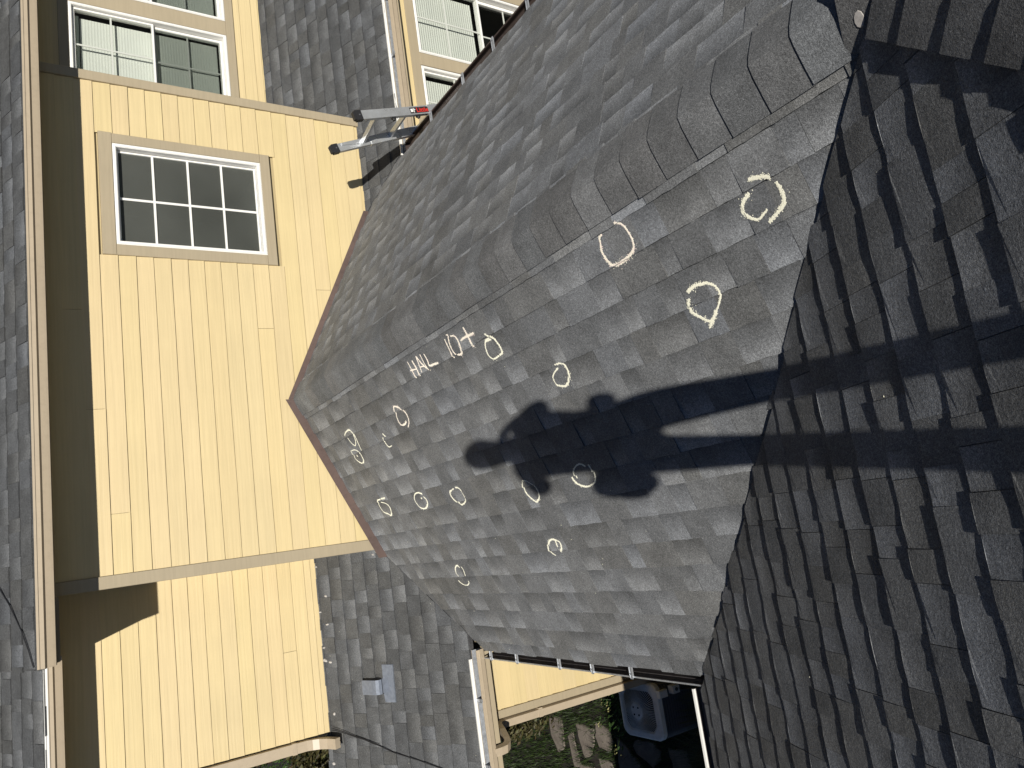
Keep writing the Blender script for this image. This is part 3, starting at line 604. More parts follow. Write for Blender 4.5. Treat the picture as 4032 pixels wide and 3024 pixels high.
# metal roof vent on the porch slope
sT = slopes['T']
def onT(x, y): return ((x, (YW2-y)*C_))
vent = empty('roof_vent'); part(vent); vent['label'] = 'grey metal roof vent with a hooded opening on the porch roof slope'
def TP(x, y, n): u, v = onT(x, y); return sT.P(u, v, n)
mb = MB(); q = [(-2.068, 5.183), (-2.071, 5.086), (-2.345, 5.092), (-2.344, 5.181), (-2.28, 5.19), (-2.279, 5.352), (-2.171, 5.352), (-2.167, 5.184)]
top = [TP(x, y, .013) for x, y in q]; bot = [TP(x, y, .004) for x, y in q]
if (top[1]-top[0]).cross(top[2]-top[1]).z < 0: top.reverse(); bot.reverse()
n = len(q); mb.poly(top+bot, [tuple(range(n))] + [((i+1) % n, i, n+i, n+(i+1) % n) for i in range(n)]); sub(mb.build('vent_flange', M_VENT), vent)
mb = MB(); xa, xb = -2.278, -2.172
L_, Rr_ = [], []
prof = [(5.352, .05), (5.30, .058), (5.25, .066), (5.21, .070), (5.188, .06), (5.182, .034)]
for y, n_ in prof: L_.append(TP(xa, y, n_)); Rr_.append(TP(xb, y, n_))
for i in range(len(prof)-1): mb.face([Rr_[i], L_[i], L_[i+1], Rr_[i+1]])
Lb = [TP(xa, y, .012) for y, _ in prof]; Rb = [TP(xb, y, .012) for y, _ in prof]
for i in range(len(prof)-1): mb.face([L_[i], Lb[i], Lb[i+1], L_[i+1]]); 
sub(mb.build('vent_hood', M_VENT), vent)
mb = MB()
for i in range(len(prof)-1): mb.face([Rb[i], Rr_[i], Rr_[i+1], Rb[i+1]])
sub(mb.build('vent_opening', M_BLK), vent)
# sealant dabs
def dab(s, u, v, r, n=.010):
    mb = MB(); k = 9; base, mid = [], []; a0 = r_.random()*6
    for i in range(k):
        a = 2*math.pi*i/k; rr = r*(1 + .25*math.sin(2*a+a0) + r_.uniform(-.12, .12)); base.append(s.P(u+rr*math.cos(a)*.8, v+rr*math.sin(a)*1.1, n-.012)); mid.append(s.P(u+rr*.75*math.cos(a)*.8, v+rr*.75*math.sin(a)*1.1, n+.001))
    c = s.P(u, v, n+.0035); V = base+mid+[c]; F = []
    for i in range(k): j = (i+1) % k; F += [(i, j, k+j, k+i), (k+i, k+j, 2*k)]
    mb.poly(V, F, (1, 1, 1)); return mb.build('sealant_dab', M_SEAL, smooth=True)
for x, y in [(-1.275, 5.735), (-1.517, 5.661), (-1.64, 5.735), (-1.741, 5.672), (-1.921, 5.73), (-2.018, 5.735), (-2.023, 5.72), (-2.035, 5.677), (-1.225, 5.124), (-1.24, 5.162), (-2.43, 5.684), (-2.664, 5.668), (-2.803, 5.737)]:
    u, v = onT(x, y); sub(dab(sT, u, v, r_.uniform(.009, .014), .012), sT.obj)
al_, wl_ = FIRST; nl_ = al_.cross(wl_); nl_ = nl_ if nl_.z > 0 else -nl_
best = min((((proj(Vector(P0) + al_*(-.14+.01*i) + wl_*(.02+.005*j) + nl_*.047) or (9e9, 9e9)), i, j) for i in range(20) for j in range(26)), key=lambda q: (q[0][0]-3390)**2 + (q[0][1]-72)**2)
P0_DAB = Vector(P0) + al_*(-.14+.01*best[1]) + wl_*(.02+.005*best[2]) + nl_*.0485
mb = MB(); c = P0_DAB; k = 10; V = []; n_, ax, ay = nl_, wl_, al_
for rr, h in ((1, -.003), (.93, .0008)):
    for i in range(k): a = 2*math.pi*i/k; V.append(c + ax*math.cos(a)*.022*rr + ay*math.sin(a)*.014*rr + n_*h)
V.append(c + n_*.0012)
mb.poly(V, [f for i in range(k) for f in ((i, (i+1) % k, k+(i+1) % k, k+i), (k+i, k+(i+1) % k, 2*k))]); o = part(mb.build('sealant_dab', M_SEAL)); o['label'] = 'large pale sealant dab on the first hip cap'
# ------------------------------------------------------------------ chalk marks on the sunlit slope
sL = slopes['L']
def chalk(strokes, width, pink, dens, seed):
    r = random.Random(seed); mb = MB(); mp = MB()
    for st in strokes:
        pts = [Vector((a, b*C_)) for a, b in st]
        # Catmull-Rom through the points
        sm = []
        for i in range(len(pts)-1):
            p0, p1, p2, p3 = pts[max(i-1, 0)], pts[i], pts[i+1], pts[min(i+2, len(pts)-1)]
            for j in range(8):
                t = j/8; sm.append(.5*((2*p1) + (-p0+p2)*t + (2*p0-5*p1+4*p2-p3)*t*t + (-p0+3*p1-3*p2+p3)*t**3))
        sm.append(pts[-1]); L = sum((b-a).length for a, b in zip(sm[:-1], sm[1:])); acc = 0; press = r.random()*6
        for a, b in zip(sm[:-1], sm[1:]):
            n = max(1, int((b-a).length*dens)); d = (b-a)
            for _ in range(n):
                t = r.random(); acc += d.length/n; w = .8*width*(.7 + .3*math.sin(press + acc*19))*(.8+.4*r.random())
                p = a + d*t + Vector((-d.y, d.x)).normalized()*r.gauss(0, .36)*w
                if r.random() < .04: p += Vector((r.gauss(0, w), r.gauss(0, w)))
                z = r.uniform(.0011, .0028); h = sL.height(p.x, p.y); m = mp if pink and r.random() < .5 else mb; a0 = r.random()*6
                k = 5; V = [sL.P(p.x + z*math.cos(a0+6.283*i/k)*r.uniform(.6, 1.3), p.y + z*math.sin(a0+6.283*i/k)*r.uniform(.6, 1.3), h+.0006) for i in range(k)] + [sL.P(p.x, p.y, h+.0018)]
                m.poly(V, [(i, (i+1) % k, k) for i in range(k)])
    return mb, mp
def chalk_object(name, strokes, width, pink, dens, seed, parent=None):
    mb, mp = chalk(strokes, width, pink, dens, seed)
    if pink:
        off = len(mb.v); k = len(mb.f); mb.v += mp.v; mb.f += [tuple(off+x for x in f) for f in mp.f]; mb.t += [(1.02, .88, .97)]*len(mp.f)
    o = mb.build(name, M_CHK)
    
    return o
# chalk takes its pinkish tint from the tone attribute (the stick's own colour)
CH = [('c1', 'largest thick chalk ring with an open top, nearest the hip cap', .0105, 0, 5600),
      ('c2', 'thick chalk ring close under the ridge caps, pinkish at its bottom', .0115, 1, 6200),
      ('c3', 'thick chalk ring straddling a shingle edge below the two largest rings', .0105, 0, 5600),
      ('c4', 'pear shaped chalk ring just after the chalk plus sign', .009, 0, 4600),
      ('c5', 'long narrow chalk loop with open end, third mark up from the brown wall flashing', .009, 1, 4200),
      ('c6', 'pointed chalk loop with a long tail, upper of the pair by the brown flashing', .008, 0, 3900),
      ('c7', 'closed oval chalk ring with a dot inside, lower of the pair by the brown flashing', .008, 0, 3900),
      ('c8', 'short half arc of chalk, the only unclosed crescent mark', .008, 0, 3600),
      ('c9', 'chalk loop with a curled top, nearest the flashing in the row of three', .009, 0, 3900),
      ('c10', 'rounded chalk oval in the middle of the row of three', .009, 0, 3900),
      ('c11', 'tapered chalk oval, last of the row of three towards the person shadow', .009, 0, 3900),
      ('c12', 'chalk oval half covered by the shadow of the elbow', .009, 0, 4200),
      ('c13', 'chalk ring half inside the shadow of the person at the waist', .010, 0, 4600),
      ('c14', 'round chalk ring with an inner stroke, below the elbow shadow', .009, 0, 4200),
      ('c15', 'broken chalk loop split by a shingle edge, lowest mark by the porch valley', .008, 0, 3800),
      ('c16', 'small round chalk ring standing alone above the shoulder shadow', .0095, 0, 4600)]
for i, (k, lab, w, pk, dn) in enumerate(CH):
    o = chalk_object('chalk_circle', MARKS[k], w, pk, dn, 100+i); p = MARKS[k][0][0]; rebase(o, sL.P(p[0], p[1]*C_, .006)); tag(o, lab, 'chalk mark', 'chalk rings drawn on the roof slope')
def writing(name, lab, chars, seed):
    p = MARKS[chars[0]][0][0]; e = empty(name, sL.P(p[0], p[1]*C_, .006)); tag(e, lab, 'chalk writing')
    for i, ch in enumerate(chars):
        o = chalk_object({'+': 'plus_sign', '1': 'digit', '0': 'digit'}.get(ch, 'letter'), MARKS[ch], .0085 if ch != '+' else .012, 1, 4800, seed+i); adopt(o, e)
writing('chalk_word', 'chalk word HAIL written in thin capitals under the ridge caps', 'HAIL', 140)
writing('chalk_number', 'chalk number 10+ written beside the word HAIL', '10+', 150)
# crumbs of pale debris and grit caught on the shingles
mb = MB(); r_ = random.Random(77)
for k, cnt in (('L', 60), ('D', 14), ('T', 22), ('R', 14)):
    s = slopes[k]
    for _ in range(cnt):
        u = r_.uniform(s.ur[0], s.ur[1]); v = r_.uniform(max(.05, s.vr[0]), s.vr[1])
        if any(a*u+b*v > c-.03 for a, b, c in s.hp): continue
        z = r_.uniform(.0012, .0035); h = s.height(u, v); a0 = r_.random()*6
        V = [s.P(u+z*math.cos(a0+1.57*i)*r_.uniform(.5, 1.2), v+z*math.sin(a0+1.57*i)*r_.uniform(.5, 1.2), h+.0005) for i in range(4)] + [s.P(u, v, h+z*.8)]
        mb.poly(V, [(i, (i+1) % 4, 4) for i in range(4)], (1, 1, .95))
tag(mb.build('grit', M_CHK), 'pale grit and chalk crumbs scattered on the shingles', 'grit', kind='stuff')

# ------------------------------------------------------------------ ladder
lad = empty('ladder', (2.35, 4.25, -3.4)); tag(lad, 'aluminium ladder with black end caps leaning on the brown gutter', 'ladder')
def lpart(mb, name, mat, par=None):
    o = mb.build(name, mat)
    if par: o.parent = par
    else: adopt(o, lad)
    return o
G1, T1 = Vector((2.075, 4.387, -.995)), Vector((1.784, 4.387, -.259)); G2, T2_ = Vector((2.075, 4.065, -.99)), Vector((1.892, 4.065, -.332))
def rail(G, T, hw, hd):
    d = (G-T).normalized(); side = Vector((0, 1, 0)); nrm = d.cross(side).normalized(); L = 2.45/abs(d.z)*1.0
    B = T + d*((T.z+3.4)/abs(d.z)); L = (B-T).length; mb = MB()
    prof = [(-hw, -hd), (hw, -hd), (hw, -hd*.55), (hw*.35, -hd*.55), (hw*.35, hd*.55), (hw, hd*.55), (hw, hd), (-hw, hd)]
    mb.prism(prof, T + d*.0, side, nrm, d, L); o = lpart(mb, 'rail', M_ALU)
    mb = MB(); c = T
    mb.prism([(-hw*1.25, -hd*1.12), (hw*1.25, -hd*1.12), (hw*1.25, hd*1.12), (-hw*1.25, hd*1.12)], c - d*.012, side, nrm, d, .052); mb.prism([(-hw*1.0, -hd*.9), (hw*1.0, -hd*.9), (hw*1.0, hd*.9), (-hw*1.0, hd*.9)], c - d*.026, side, nrm, d, .02)
    mb.tube([c + d*.02 - side*hw*1.2, c + d*.02 - side*hw*1.5], .005, 8, (6, 6, 6)); lpart(mb, 'end_cap', M_BLK, o)
    return o, d, side, nrm, L
r1, d1_, sd, n1, L1 = rail(G1, T1, .016, .031); r2, d2_, sd, n2, L2 = rail(G2, T2_, .016, .034)
mb = MB(); mb.prism([(-.019, -.034), (.019, -.034), (.019, -.02), (.008, -.02), (.008, .02), (.019, .02), (.019, .034), (-.019, .034)], T1 + d1_*.33, sd, n1, d1_, L1-.36); o = lpart(mb, 'outer_rail', M_ALU)
mb = MB(); mb.prism([(-.019, -.037), (.019, -.037), (.019, -.022), (.008, -.022), (.008, .022), (.019, .022), (.019, .037), (-.019, .037)], T2_ + d2_*.62, sd, n2, d2_, L2-.65); lpart(mb, 'outer_rail', M_ALU)
for k in range(11):
    a = T1 + d1_*(.26 + .258*k); b = T2_ + d2_*(.17 + .262*k); mb = MB(); ax = (b-a)/2; u = ax.normalized(); w = u.cross(d1_).normalized(); q = w.cross(u)
    mb.obox((a+b)/2, ax, w*.016, q*.011); mb.obox((a+b)/2 + q*.0118, ax*.98, w*.011, q*.0015); lpart(mb, 'rung', M_ALU)
a = T1 + d1_*.26; b = T1 + d1_*.075; mb = MB(); mb.obox((a+b)/2 - sd*.022 + n1*.006, (b-a)/2 + n1*.012, sd*.002, n1*.008); lpart(mb, 'brace', M_ALU)
for t in (.30, .52, .74):
    c = T2_ + d2_*t - n2*.038; mb = MB(); mb.obox(c, d2_*.017, sd*.012, n2*.01); mb.tube([c - n2*.008, c - n2*.02], .012, 8); lpart(mb, 'rung_lock', M_BLK)
# label on the rail facing the viewer
lc = T2_ + d2_*.50; mb = MB(); mb.obox(lc - sd*.0165 + d2_*.10, d2_*.145, sd*.0008, n2*.024); plate = lpart(mb, 'label_plate', M_BLK, r2)
mb = MB(); ic = T2_ + d2_*.475 - sd*.0178; mb.obox(ic - d2_*.004 , d2_*.010, sd*.0003, n2*.013, (1, 1, 1)); mb.obox(ic + d2_*.014, d2_*.003, sd*.0003, n2*.018); mb.obox(ic + d2_*.022 + n2*.006, d2_*.007, sd*.0003, n2*.003)
lpart(mb, 'pictogram', M_WHT, r2)
fc = bpy.data.curves.new('lettering', 'FONT'); fc.body = 'LittleG'; fc.size = .052; fc.extrude = .0004; fc.offset = .0009
fo = bpy.data.objects.new('tmp_lettering', fc); COL.objects.link(fo); dg = bpy.context.evaluated_depsgraph_get(); dg.update()
me = bpy.data.meshes.new_from_object(fo.evaluated_get(dg)); bpy.data.objects.remove(fo)
# letters run down the rail and stand towards its inner edge
xdir, ydir = d2_, -n2
zdir = xdir.cross(ydir)
if zdir.dot(sd) > 0: ydir = n2; zdir = xdir.cross(ydir)
me.transform(Matrix.Translation(T2_ + d2_*.512 - sd*.0178 - ydir*.017) @ Matrix((xdir, ydir, zdir)).transposed().to_4x4())
me.color_attributes.new('tone', 'FLOAT_COLOR', 'CORNER').data.foreach_set('color', [1.0]*4*len(me.loops)); me.materials.clear(); me.materials.append(M_RED)
lo_ = bpy.data.objects.new('lettering', me); COL.objects.link(lo_); lo_.parent = r2; r2_inv = None

# ------------------------------------------------------------------ air conditioner in the courtyard
ac = empty('air_conditioner', (-2.885, 4.855, -3.4)); tag(ac, 'grey air conditioner condenser with round fan grille in the shaded courtyard', 'air conditioner')
def apart(mb, name, mat, par=None, smooth=False):
    o = mb.build(name, mat, smooth=smooth)
    if par: o.parent = par
    else: adopt(o, ac)
    return o
cx, cy, zt = -2.885, 4.852, -2.70; HX, HY, RC = .232, .258, .075
def rrect(hx, hy, rc, k=6):
    out = []
    for sx, sy, a0 in ((1, 1, 0), (-1, 1, 90), (-1, -1, 180), (1, -1, 270)):
        for i in range(k+1): a = R(a0 + 90*i/k); out.append((cx + sx*(hx-rc) + rc*math.cos(a), cy + sy*(hy-rc) + rc*math.sin(a)))
    return out
outer = rrect(HX, HY, RC); m_ = len(outer); FR = .208
inner = []
for x, y in outer: a = math.atan2(y-cy, x-cx); inner.append((cx+FR*math.cos(a), cy+FR*1.06*math.sin(a)))
mb = MB()
def loop(pts, z): return [(x, y, z) for x, y in pts]
ringz = [loop(rrect(HX, HY, RC), zt-.05), loop(rrect(HX, HY, RC), zt-.012), loop(rrect(HX-.012, HY-.012, RC-.01), zt)]
inn = [(cx+(FR+.02)*math.cos(math.atan2(y-cy, x-cx)), cy+(FR+.02)*1.06*math.sin(math.atan2(y-cy, x-cx)), zt+.004) for x, y in outer]
inn2 = [(x, y, zt-.006) for x, y in inner]; inn3 = [(x, y, zt-.16) for x, y in inner]
V = ringz[0]+ringz[1]+ringz[2]+inn+inn2; F = []
for l in range(4):
    for i in range(m_): F.append((l*m_+i, l*m_+(i+1) % m_, (l+1)*m_+(i+1) % m_, (l+1)*m_+i))
mb.poly(V, F); apart(mb, 'top_cover', M_AC, smooth=False)
mb = MB(); mb.poly(inn2+inn3, [(i, (i+1) % m_, m_+(i+1) % m_, m_+i) for i in range(m_)]); apart(mb, 'fan_shroud', M_SHROUD)
mb = MB(); a_ = rrect(HX-.02, HY-.02, RC-.02); k = len(a_); V = loop(a_, zt-.05) + loop(a_, -3.36); mb.poly(V, [((i+1) % k, i, k+i, k+(i+1) % k) for i in range(k)] + [tuple(range(k, 2*k))]); apart(mb, 'coil', M_ACD)
mb = MB()
for z in [zt-.07-.028*i for i in range(21)]:
    a_ = rrect(HX-.002, HY-.002, RC); b_ = rrect(HX-.012, HY-.012, RC-.01); V = loop(a_, z) + loop(b_, z+.012); k = len(a_); mb.poly(V, [(i, (i+1) % k, k+(i+1) % k, k+i) for i in range(k)])
o = apart(mb, 'louvre_guard', M_ACD); o['kind'] = 'stuff'
mb = MB(); a_ = rrect(HX, HY, RC); V = loop(a_, -3.34) + loop(a_, -3.40); k = len(a_); mb.poly(V, [((i+1) % k, i, k+i, k+(i+1) % k) for i in range(k)] + [tuple(range(k))]); apart(mb, 'base_pan', M_AC)
guard = MB()
for i in range(76):
    a = 2*math.pi*i/76; p0 = Vector((cx+FR*1.01*math.cos(a), cy+FR*1.07*math.sin(a), zt-.002)); p1 = Vector((cx+.05*math.cos(a), cy+.05*math.sin(a), zt+.026)); pm = (p0+p1)/2 + Vector((0, 0, .012)); guard.tube([p0, pm, p1], .0021, 4)
for rr, z in ((.07, zt+.026),):
    guard.tube([(cx+rr*math.cos(R(10*i)), cy+rr*1.03*math.sin(R(10*i)), z) for i in range(37)], .0022, 4)
o = apart(guard, 'fan_guard', M_AC); o['kind'] = 'stuff'
mb = MB(); k = 24; V = [(cx+.066*math.cos(6.2832*i/k), cy+.066*math.sin(6.2832*i/k), zt+.026) for i in range(k)] + [(cx+.060*math.cos(6.2832*i/k), cy+.060*math.sin(6.2832*i/k), zt+.034) for i in range(k)]
mb.poly(V, [(i, (i+1) % k, k+(i+1) % k, k+i) for i in range(k)] + [tuple(range(k, 2*k))]); hub = apart(mb, 'hub_plate', M_AC)
for dx, dy in ((.03, .03), (-.03, .03), (.03, -.03), (-.03, -.03)):
    mb = MB(); mb.tube([(cx+dx, cy+dy, zt+.034), (cx+dx, cy+dy, zt+.039)], .008, 8); apart(mb, 'screw', M_BLK, hub)
for j in range(3):
    mb = MB(); a0 = R(120*j + 200); V = []
    for i in range(7):
        a = a0 + R(9*i); V += [(cx+.05*math.cos(a), cy+.05*math.sin(a), zt-.075+.008*i), (cx+.19*math.cos(a+R(16)), cy+.19*math.sin(a+R(16)), zt-.085+.011*i)]
    mb.poly(V, [(2*i, 2*i+1, 2*i+3, 2*i+2) for i in range(6)]); apart(mb, 'fan_blade', M_ACD)
mb = MB(); mb.tube([(cx, cy, zt-.2), (cx, cy, zt+.02)], .045, 12); apart(mb, 'fan_motor', M_ACD)
mb = MB(); mb.box((-2.765, 4.565, -2.80), (-2.705, 4.60, -2.705)); mb.box((-2.76, 4.560, -2.795), (-2.71, 4.565, -2.71)); apart(mb, 'electrical_box', M_AC)
mb = MB(); mb.box((-2.755, 4.54, -2.92), (-2.69, 4.60, -2.845)); mb.tube([(-2.722, 4.535, -2.883), (-2.722, 4.541, -2.883)], .016, 10, (.15, .15, .15)); apart(mb, 'electrical_box', M_AC)
mb = MB(); mb.tube([(-2.74, 4.58, -2.92), (-2.74, 4.50, -3.0), (-2.66, 4.40, -3.15), (-2.5, 4.3, -3.3), (-2.2, 4.25, -3.34), (-1.8, 4.2, -3.2)], .012, 8); apart(mb, 'refrigerant_hose', M_BLK)

# ------------------------------------------------------------------ cable on the porch roof
cb = [(-2.545, 5.70, .028), (-2.552, 5.66, .024), (-2.576, 5.56, .020), (-2.598, 5.484, .018), (-2.615, 5.408, .018), (-2.641, 5.335, .017), (-2.655, 5.28, .017), (-2.70, 5.16, .017), (-2.75, 4.94, .017), (-2.80, 4.76, .017), (-2.87, 4.57, .018), (-2.90, 4.44, .02)]
mb = MB(); mb.tube([TP(x, y, n) for x, y, n in cb], .0034, 6); mb.tube([TP(x+.010+.005*math.sin(y*9), y-.004, n+.002) for x, y, n in cb[:7]], .0025, 6)
o = mb.build('cable', M_BLK); rebase(o, TP(-2.552, 5.66, .02)); tag(o, 'thin black cable lying across the porch roof from the downspout', 'cable')

sU = slopes['U']
def UP_(x, y, n): return Vector((x, y, 1.717 + T_*(y-4.61) + n))
cu = [(-.75, 5.30), (-1.0, 5.05), (-1.087, 4.955), (-1.219, 4.827), (-1.36, 4.72), (-1.48, 4.65), (-1.57, 4.607)]
mb = MB(); mb.tube([UP_(x, y, .014) for x, y in cu], .0035, 6)
o = mb.build('cable', M_BLK); rebase(o, UP_(-1.57, 4.607, .014)); tag(o, 'thin black cable running diagonally over the upper roof to the eave gutter', 'cable')

# ------------------------------------------------------------------ ground, stones and plants
def sheet(name, x0, x1, y0, y1, z, mat):
    mb = MB(); mb.face([(x0, y0, z), (x1, y0, z), (x1, y1, z), (x0, y1, z)]); o = mb.build(name, mat); o['kind'] = 'structure'; o['label'] = {'ground': 'dark soil and lawn around the house'}.get(name, name); return o
g = sheet('ground', -120, 120, -120, 120, -3.4, M_SOIL)
path = empty('path', (-3.6, 6.2, -3.4)); path['kind'] = 'structure'; path['label'] = 'flagstone path through the courtyard grass'
STN = [[(-3.40, 7.35), (-3.38, 7.1), (-3.72, 7.12), (-3.80, 7.26), (-3.6, 7.38)], [(-3.58, 7.03), (-3.5, 6.92), (-3.86, 6.86), (-3.92, 6.98)], [(-3.42, 6.84), (-3.43, 6.52), (-3.55, 6.53), (-3.72, 6.63), (-3.78, 6.75), (-3.6, 6.83)],
       [(-3.36, 6.46), (-3.40, 6.22), (-3.52, 6.20), (-3.63, 6.26), (-3.62, 6.45), (-3.5, 6.50)], [(-3.46, 6.14), (-3.52, 6.01), (-3.71, 5.77), (-3.98, 5.85), (-4.0, 6.14), (-3.7, 6.17)], [(-3.44, 5.80), (-3.43, 5.55), (-3.50, 5.47), (-3.62, 5.52), (-3.68, 5.62), (-3.58, 5.86), (-3.5, 5.88)],
       [(-3.72, 6.50), (-3.74, 6.28), (-3.98, 6.22), (-4.05, 6.48)], [(-3.85, 6.9), (-3.84, 6.6), (-4.1, 6.6), (-4.12, 6.88)], [(-3.66, 5.4), (-3.7, 5.12), (-3.95, 5.1), (-4.0, 5.4)], [(-3.46, 5.36), (-3.44, 5.12), (-3.62, 5.06), (-3.64, 5.34)]]
r_ = random.Random(3)
for q in STN:
    mb = MB(); q2 = []
    for i in range(len(q)):
        a, b = q[i], q[(i+1) % len(q)]
        for t in (0, .33, .66): q2.append((a[0]+(b[0]-a[0])*t + r_.uniform(-.012, .012), a[1]+(b[1]-a[1])*t + r_.uniform(-.012, .012)))
    c = (sum(p[0] for p in q2)/len(q2), sum(p[1] for p in q2)/len(q2)); z = -3.388 + r_.uniform(-.004, .004); n = len(q2)
    V = [(c[0]+(x-c[0])*1.0, c[1]+(y-c[1])*1.0, -3.42) for x, y in q2] + [(x, y, z-.008) for x, y in q2] + [(c[0]+(x-c[0])*.94, c[1]+(y-c[1])*.94, z) for x, y in q2]
    F = [(l*n+i, l*n+(i+1) % n, (l+1)*n+(i+1) % n, (l+1)*n+i) for l in range(2) for i in range(n)] + [tuple(range(2*n, 3*n))]
    mb.poly(V, F) if (Vector(V[n+1])-Vector(V[n])).cross(Vector(V[n+2])-Vector(V[n+1])).z > -1e9 else None
    adopt(mb.build('paving_stone', M_STONE), path)
def blade(mb, x, y, z, h, lean, a, w, tone):
    d = Vector((math.cos(a), math.sin(a), 0)); s_ = Vector((-d.y, d.x, 0))*w; p = Vector((x, y, z))
    m = p + d*lean*.4 + Vector((0, 0, h*.6)); t = p + d*lean + Vector((0, 0, h))
    mb.poly([p-s_, p+s_, m+s_*.7, m-s_*.7, t], [(0, 1, 2, 3), (3, 2, 4)], tone)
def inpoly(x, y, q):
    c = False
    for i in range(len(q)):
        (x1, y1), (x2, y2) = q[i], q[i-1]
        if (y1 > y) != (y2 > y) and x < (x2-x1)*(y-y1)/(y2-y1)+x1: c = not c
    return c
mb = MB(); r_ = random.Random(9)
for _ in range(36000):
    x, y = r_.uniform(-5.0, -2.6), r_.uniform(3.6, 9.5)
    if any(inpoly(x, y, q) for q in STN) and r_.random() < .97: continue
    if -3.14 < x and 4.57 < y < 5.14: continue
    if noise.noise((x*3, y*3, 0)) < -.55: continue
    t = r_.uniform(.6, 1.25); blade(mb, x, y, -3.4, r_.uniform(.03, .10), r_.uniform(0, .06), r_.random()*6.3, r_.uniform(.002, .004), (t, t*r_.uniform(.9, 1.05), t*.8))
tag(mb.build('grass', M_GRS), 'short green grass growing between the flagstones', 'grass', kind='stuff')
def tuft(x, y, n, h, lab, seed):
    r = random.Random(seed); mb = MB()
    for _ in range(n):
        a = r.random()*6.283; rr = r.random()*.10; t = r.uniform(.5, 1.3)
        blade(mb, x+rr*math.cos(a), y+rr*math.sin(a), -3.4, h*r.uniform(.5, 1.1), h*r.uniform(.2, .9), a+r.uniform(-.6, .6), r.uniform(.0022, .004), (t, t, t*.9))
    o = mb.build('grass_clump', M_DRY); rebase(o, (x, y, -3.4)); tag(o, lab, 'ornamental grass', 'long grass clumps beside the air conditioner')
tuft(-2.95, 4.28, 420, .62, 'long grass clump against the near side of the air conditioner', 1); tuft(-3.25, 4.30, 380, .52, 'long grass clump off the outer corner of the air conditioner', 2); tuft(-2.62, 4.18, 380, .62, 'long grass clump between the air conditioner and the house wall', 3); tuft(-3.42, 4.62, 300, .40, 'shorter grass clump outermost from the air conditioner', 4)
def leafy(mb, P, size, r, tone):
    n = Vector((r.gauss(0, 1), r.gauss(0, 1), r.gauss(.5, 1))).normalized(); a = n.cross(Vector((r.random(), r.random(), r.random()+.1))).normalized(); b = n.cross(a); P = Vector(P)
    mb.poly([P-a*size, P-a*size*.2+b*size*.42+n*size*.1, P+a*size, P-a*size*.2-b*size*.42+n*size*.1], [(0, 1, 2), (0, 2, 3)], tone)
# weed with yellowish flower heads by the lower corner
pl = empty('flowering_weed', (-3.02, 5.62, -3.4)); tag(pl, 'leafy flowering weed with yellowish heads by the lower wall corner', 'weed'); r_ = random.Random(31)
st, lf, fl = MB(), MB(), MB()
for k in range(16):
    a = r_.uniform(0, 6.28); ln = r_.uniform(.35, .62); lean = r_.uniform(.12, .42); pts = []
    for i in range(6): t = i/5; pts.append(Vector((-3.02+math.cos(a)*lean*t**1.6, 5.62+math.sin(a)*lean*t**1.6, -3.4+ln*t*(1-.18*t))))
    st.tube(pts, [.005, .005, .004, .004, .003, .002], 5)
    for i in range(26):
        t = r_.uniform(.15, 1); j = min(4, int(t*5)); p = pts[j].lerp(pts[j+1], t*5-j) + Vector((r_.gauss(0, .025), r_.gauss(0, .025), r_.gauss(0, .02))); q = r_.uniform(.7, 1.3); leafy(lf, p, r_.uniform(.014, .032), r_, (q, q, q))
    if k % 2 == 0:
        for i in range(10): leafy(fl, pts[-1] + Vector((r_.gauss(0, .022), r_.gauss(0, .022), r_.gauss(0, .016))), r_.uniform(.008, .015), r_, (1, 1, 1))
adopt(st.build('stem', M_GRS), pl); o = adopt(lf.build('foliage', M_LEAF), pl) or None; adopt(fl.build('flower_head', M_FLW), pl)
# shrubs behind the porch roof
def shrub(cx, cy, rx, ry, z1, n, mat, lab, seed, ls=.03):
    e = empty('shrub', (cx, cy, -3.4)); tag(e, lab, 'shrub', 'shrubs beyond the porch roof'); r = random.Random(seed); lf, st = MB(), MB(); H = z1+3.4
    for k in range(9):
        a = r.random()*6.28; rr = r.uniform(.2, .8); pts = [Vector((cx+math.cos(a)*rx*rr*t*.9, cy+math.sin(a)*ry*rr*t*.9, -3.4+H*.92*t)) for t in (0, .3, .6, 1)]; st.tube(pts, [.03, .022, .014, .006], 6)
    cl = [(r.uniform(-1, 1), r.uniform(-1, 1), r.uniform(.1, 1)) for _ in range(90)]
    for i in range(n):
        a, b, c = r.choice(cl); x = a+r.gauss(0, .14); y = b+r.gauss(0, .14); zz = c+r.gauss(0, .05); k = (x*x+y*y)**.5
        if k > 1.05 or zz > 1.04: continue
        lim = 1-.35*max(0, zz-.75)/.3; t = r.uniform(.6, 1.35); leafy(lf, (cx+x*rx*lim, cy+y*ry*lim, -3.4+H*zz), r.uniform(.7, 1.3)*ls, r, (t*r.uniform(.9, 1.1), t, t*.85))
    adopt(st.build('stem', M_LEATH), e); adopt(lf.build('foliage', mat), e)
shrub(-3.15, 7.35, .42, .55, -.48, 16000, M_LEAFR, 'bronze and green shrub just behind the porch roof edge', 41, .034)
shrub(-3.4, 9.4, .9, .7, .35, 22000, M_LEAF, 'tall dense green shrub behind the bronze one', 42, .026)

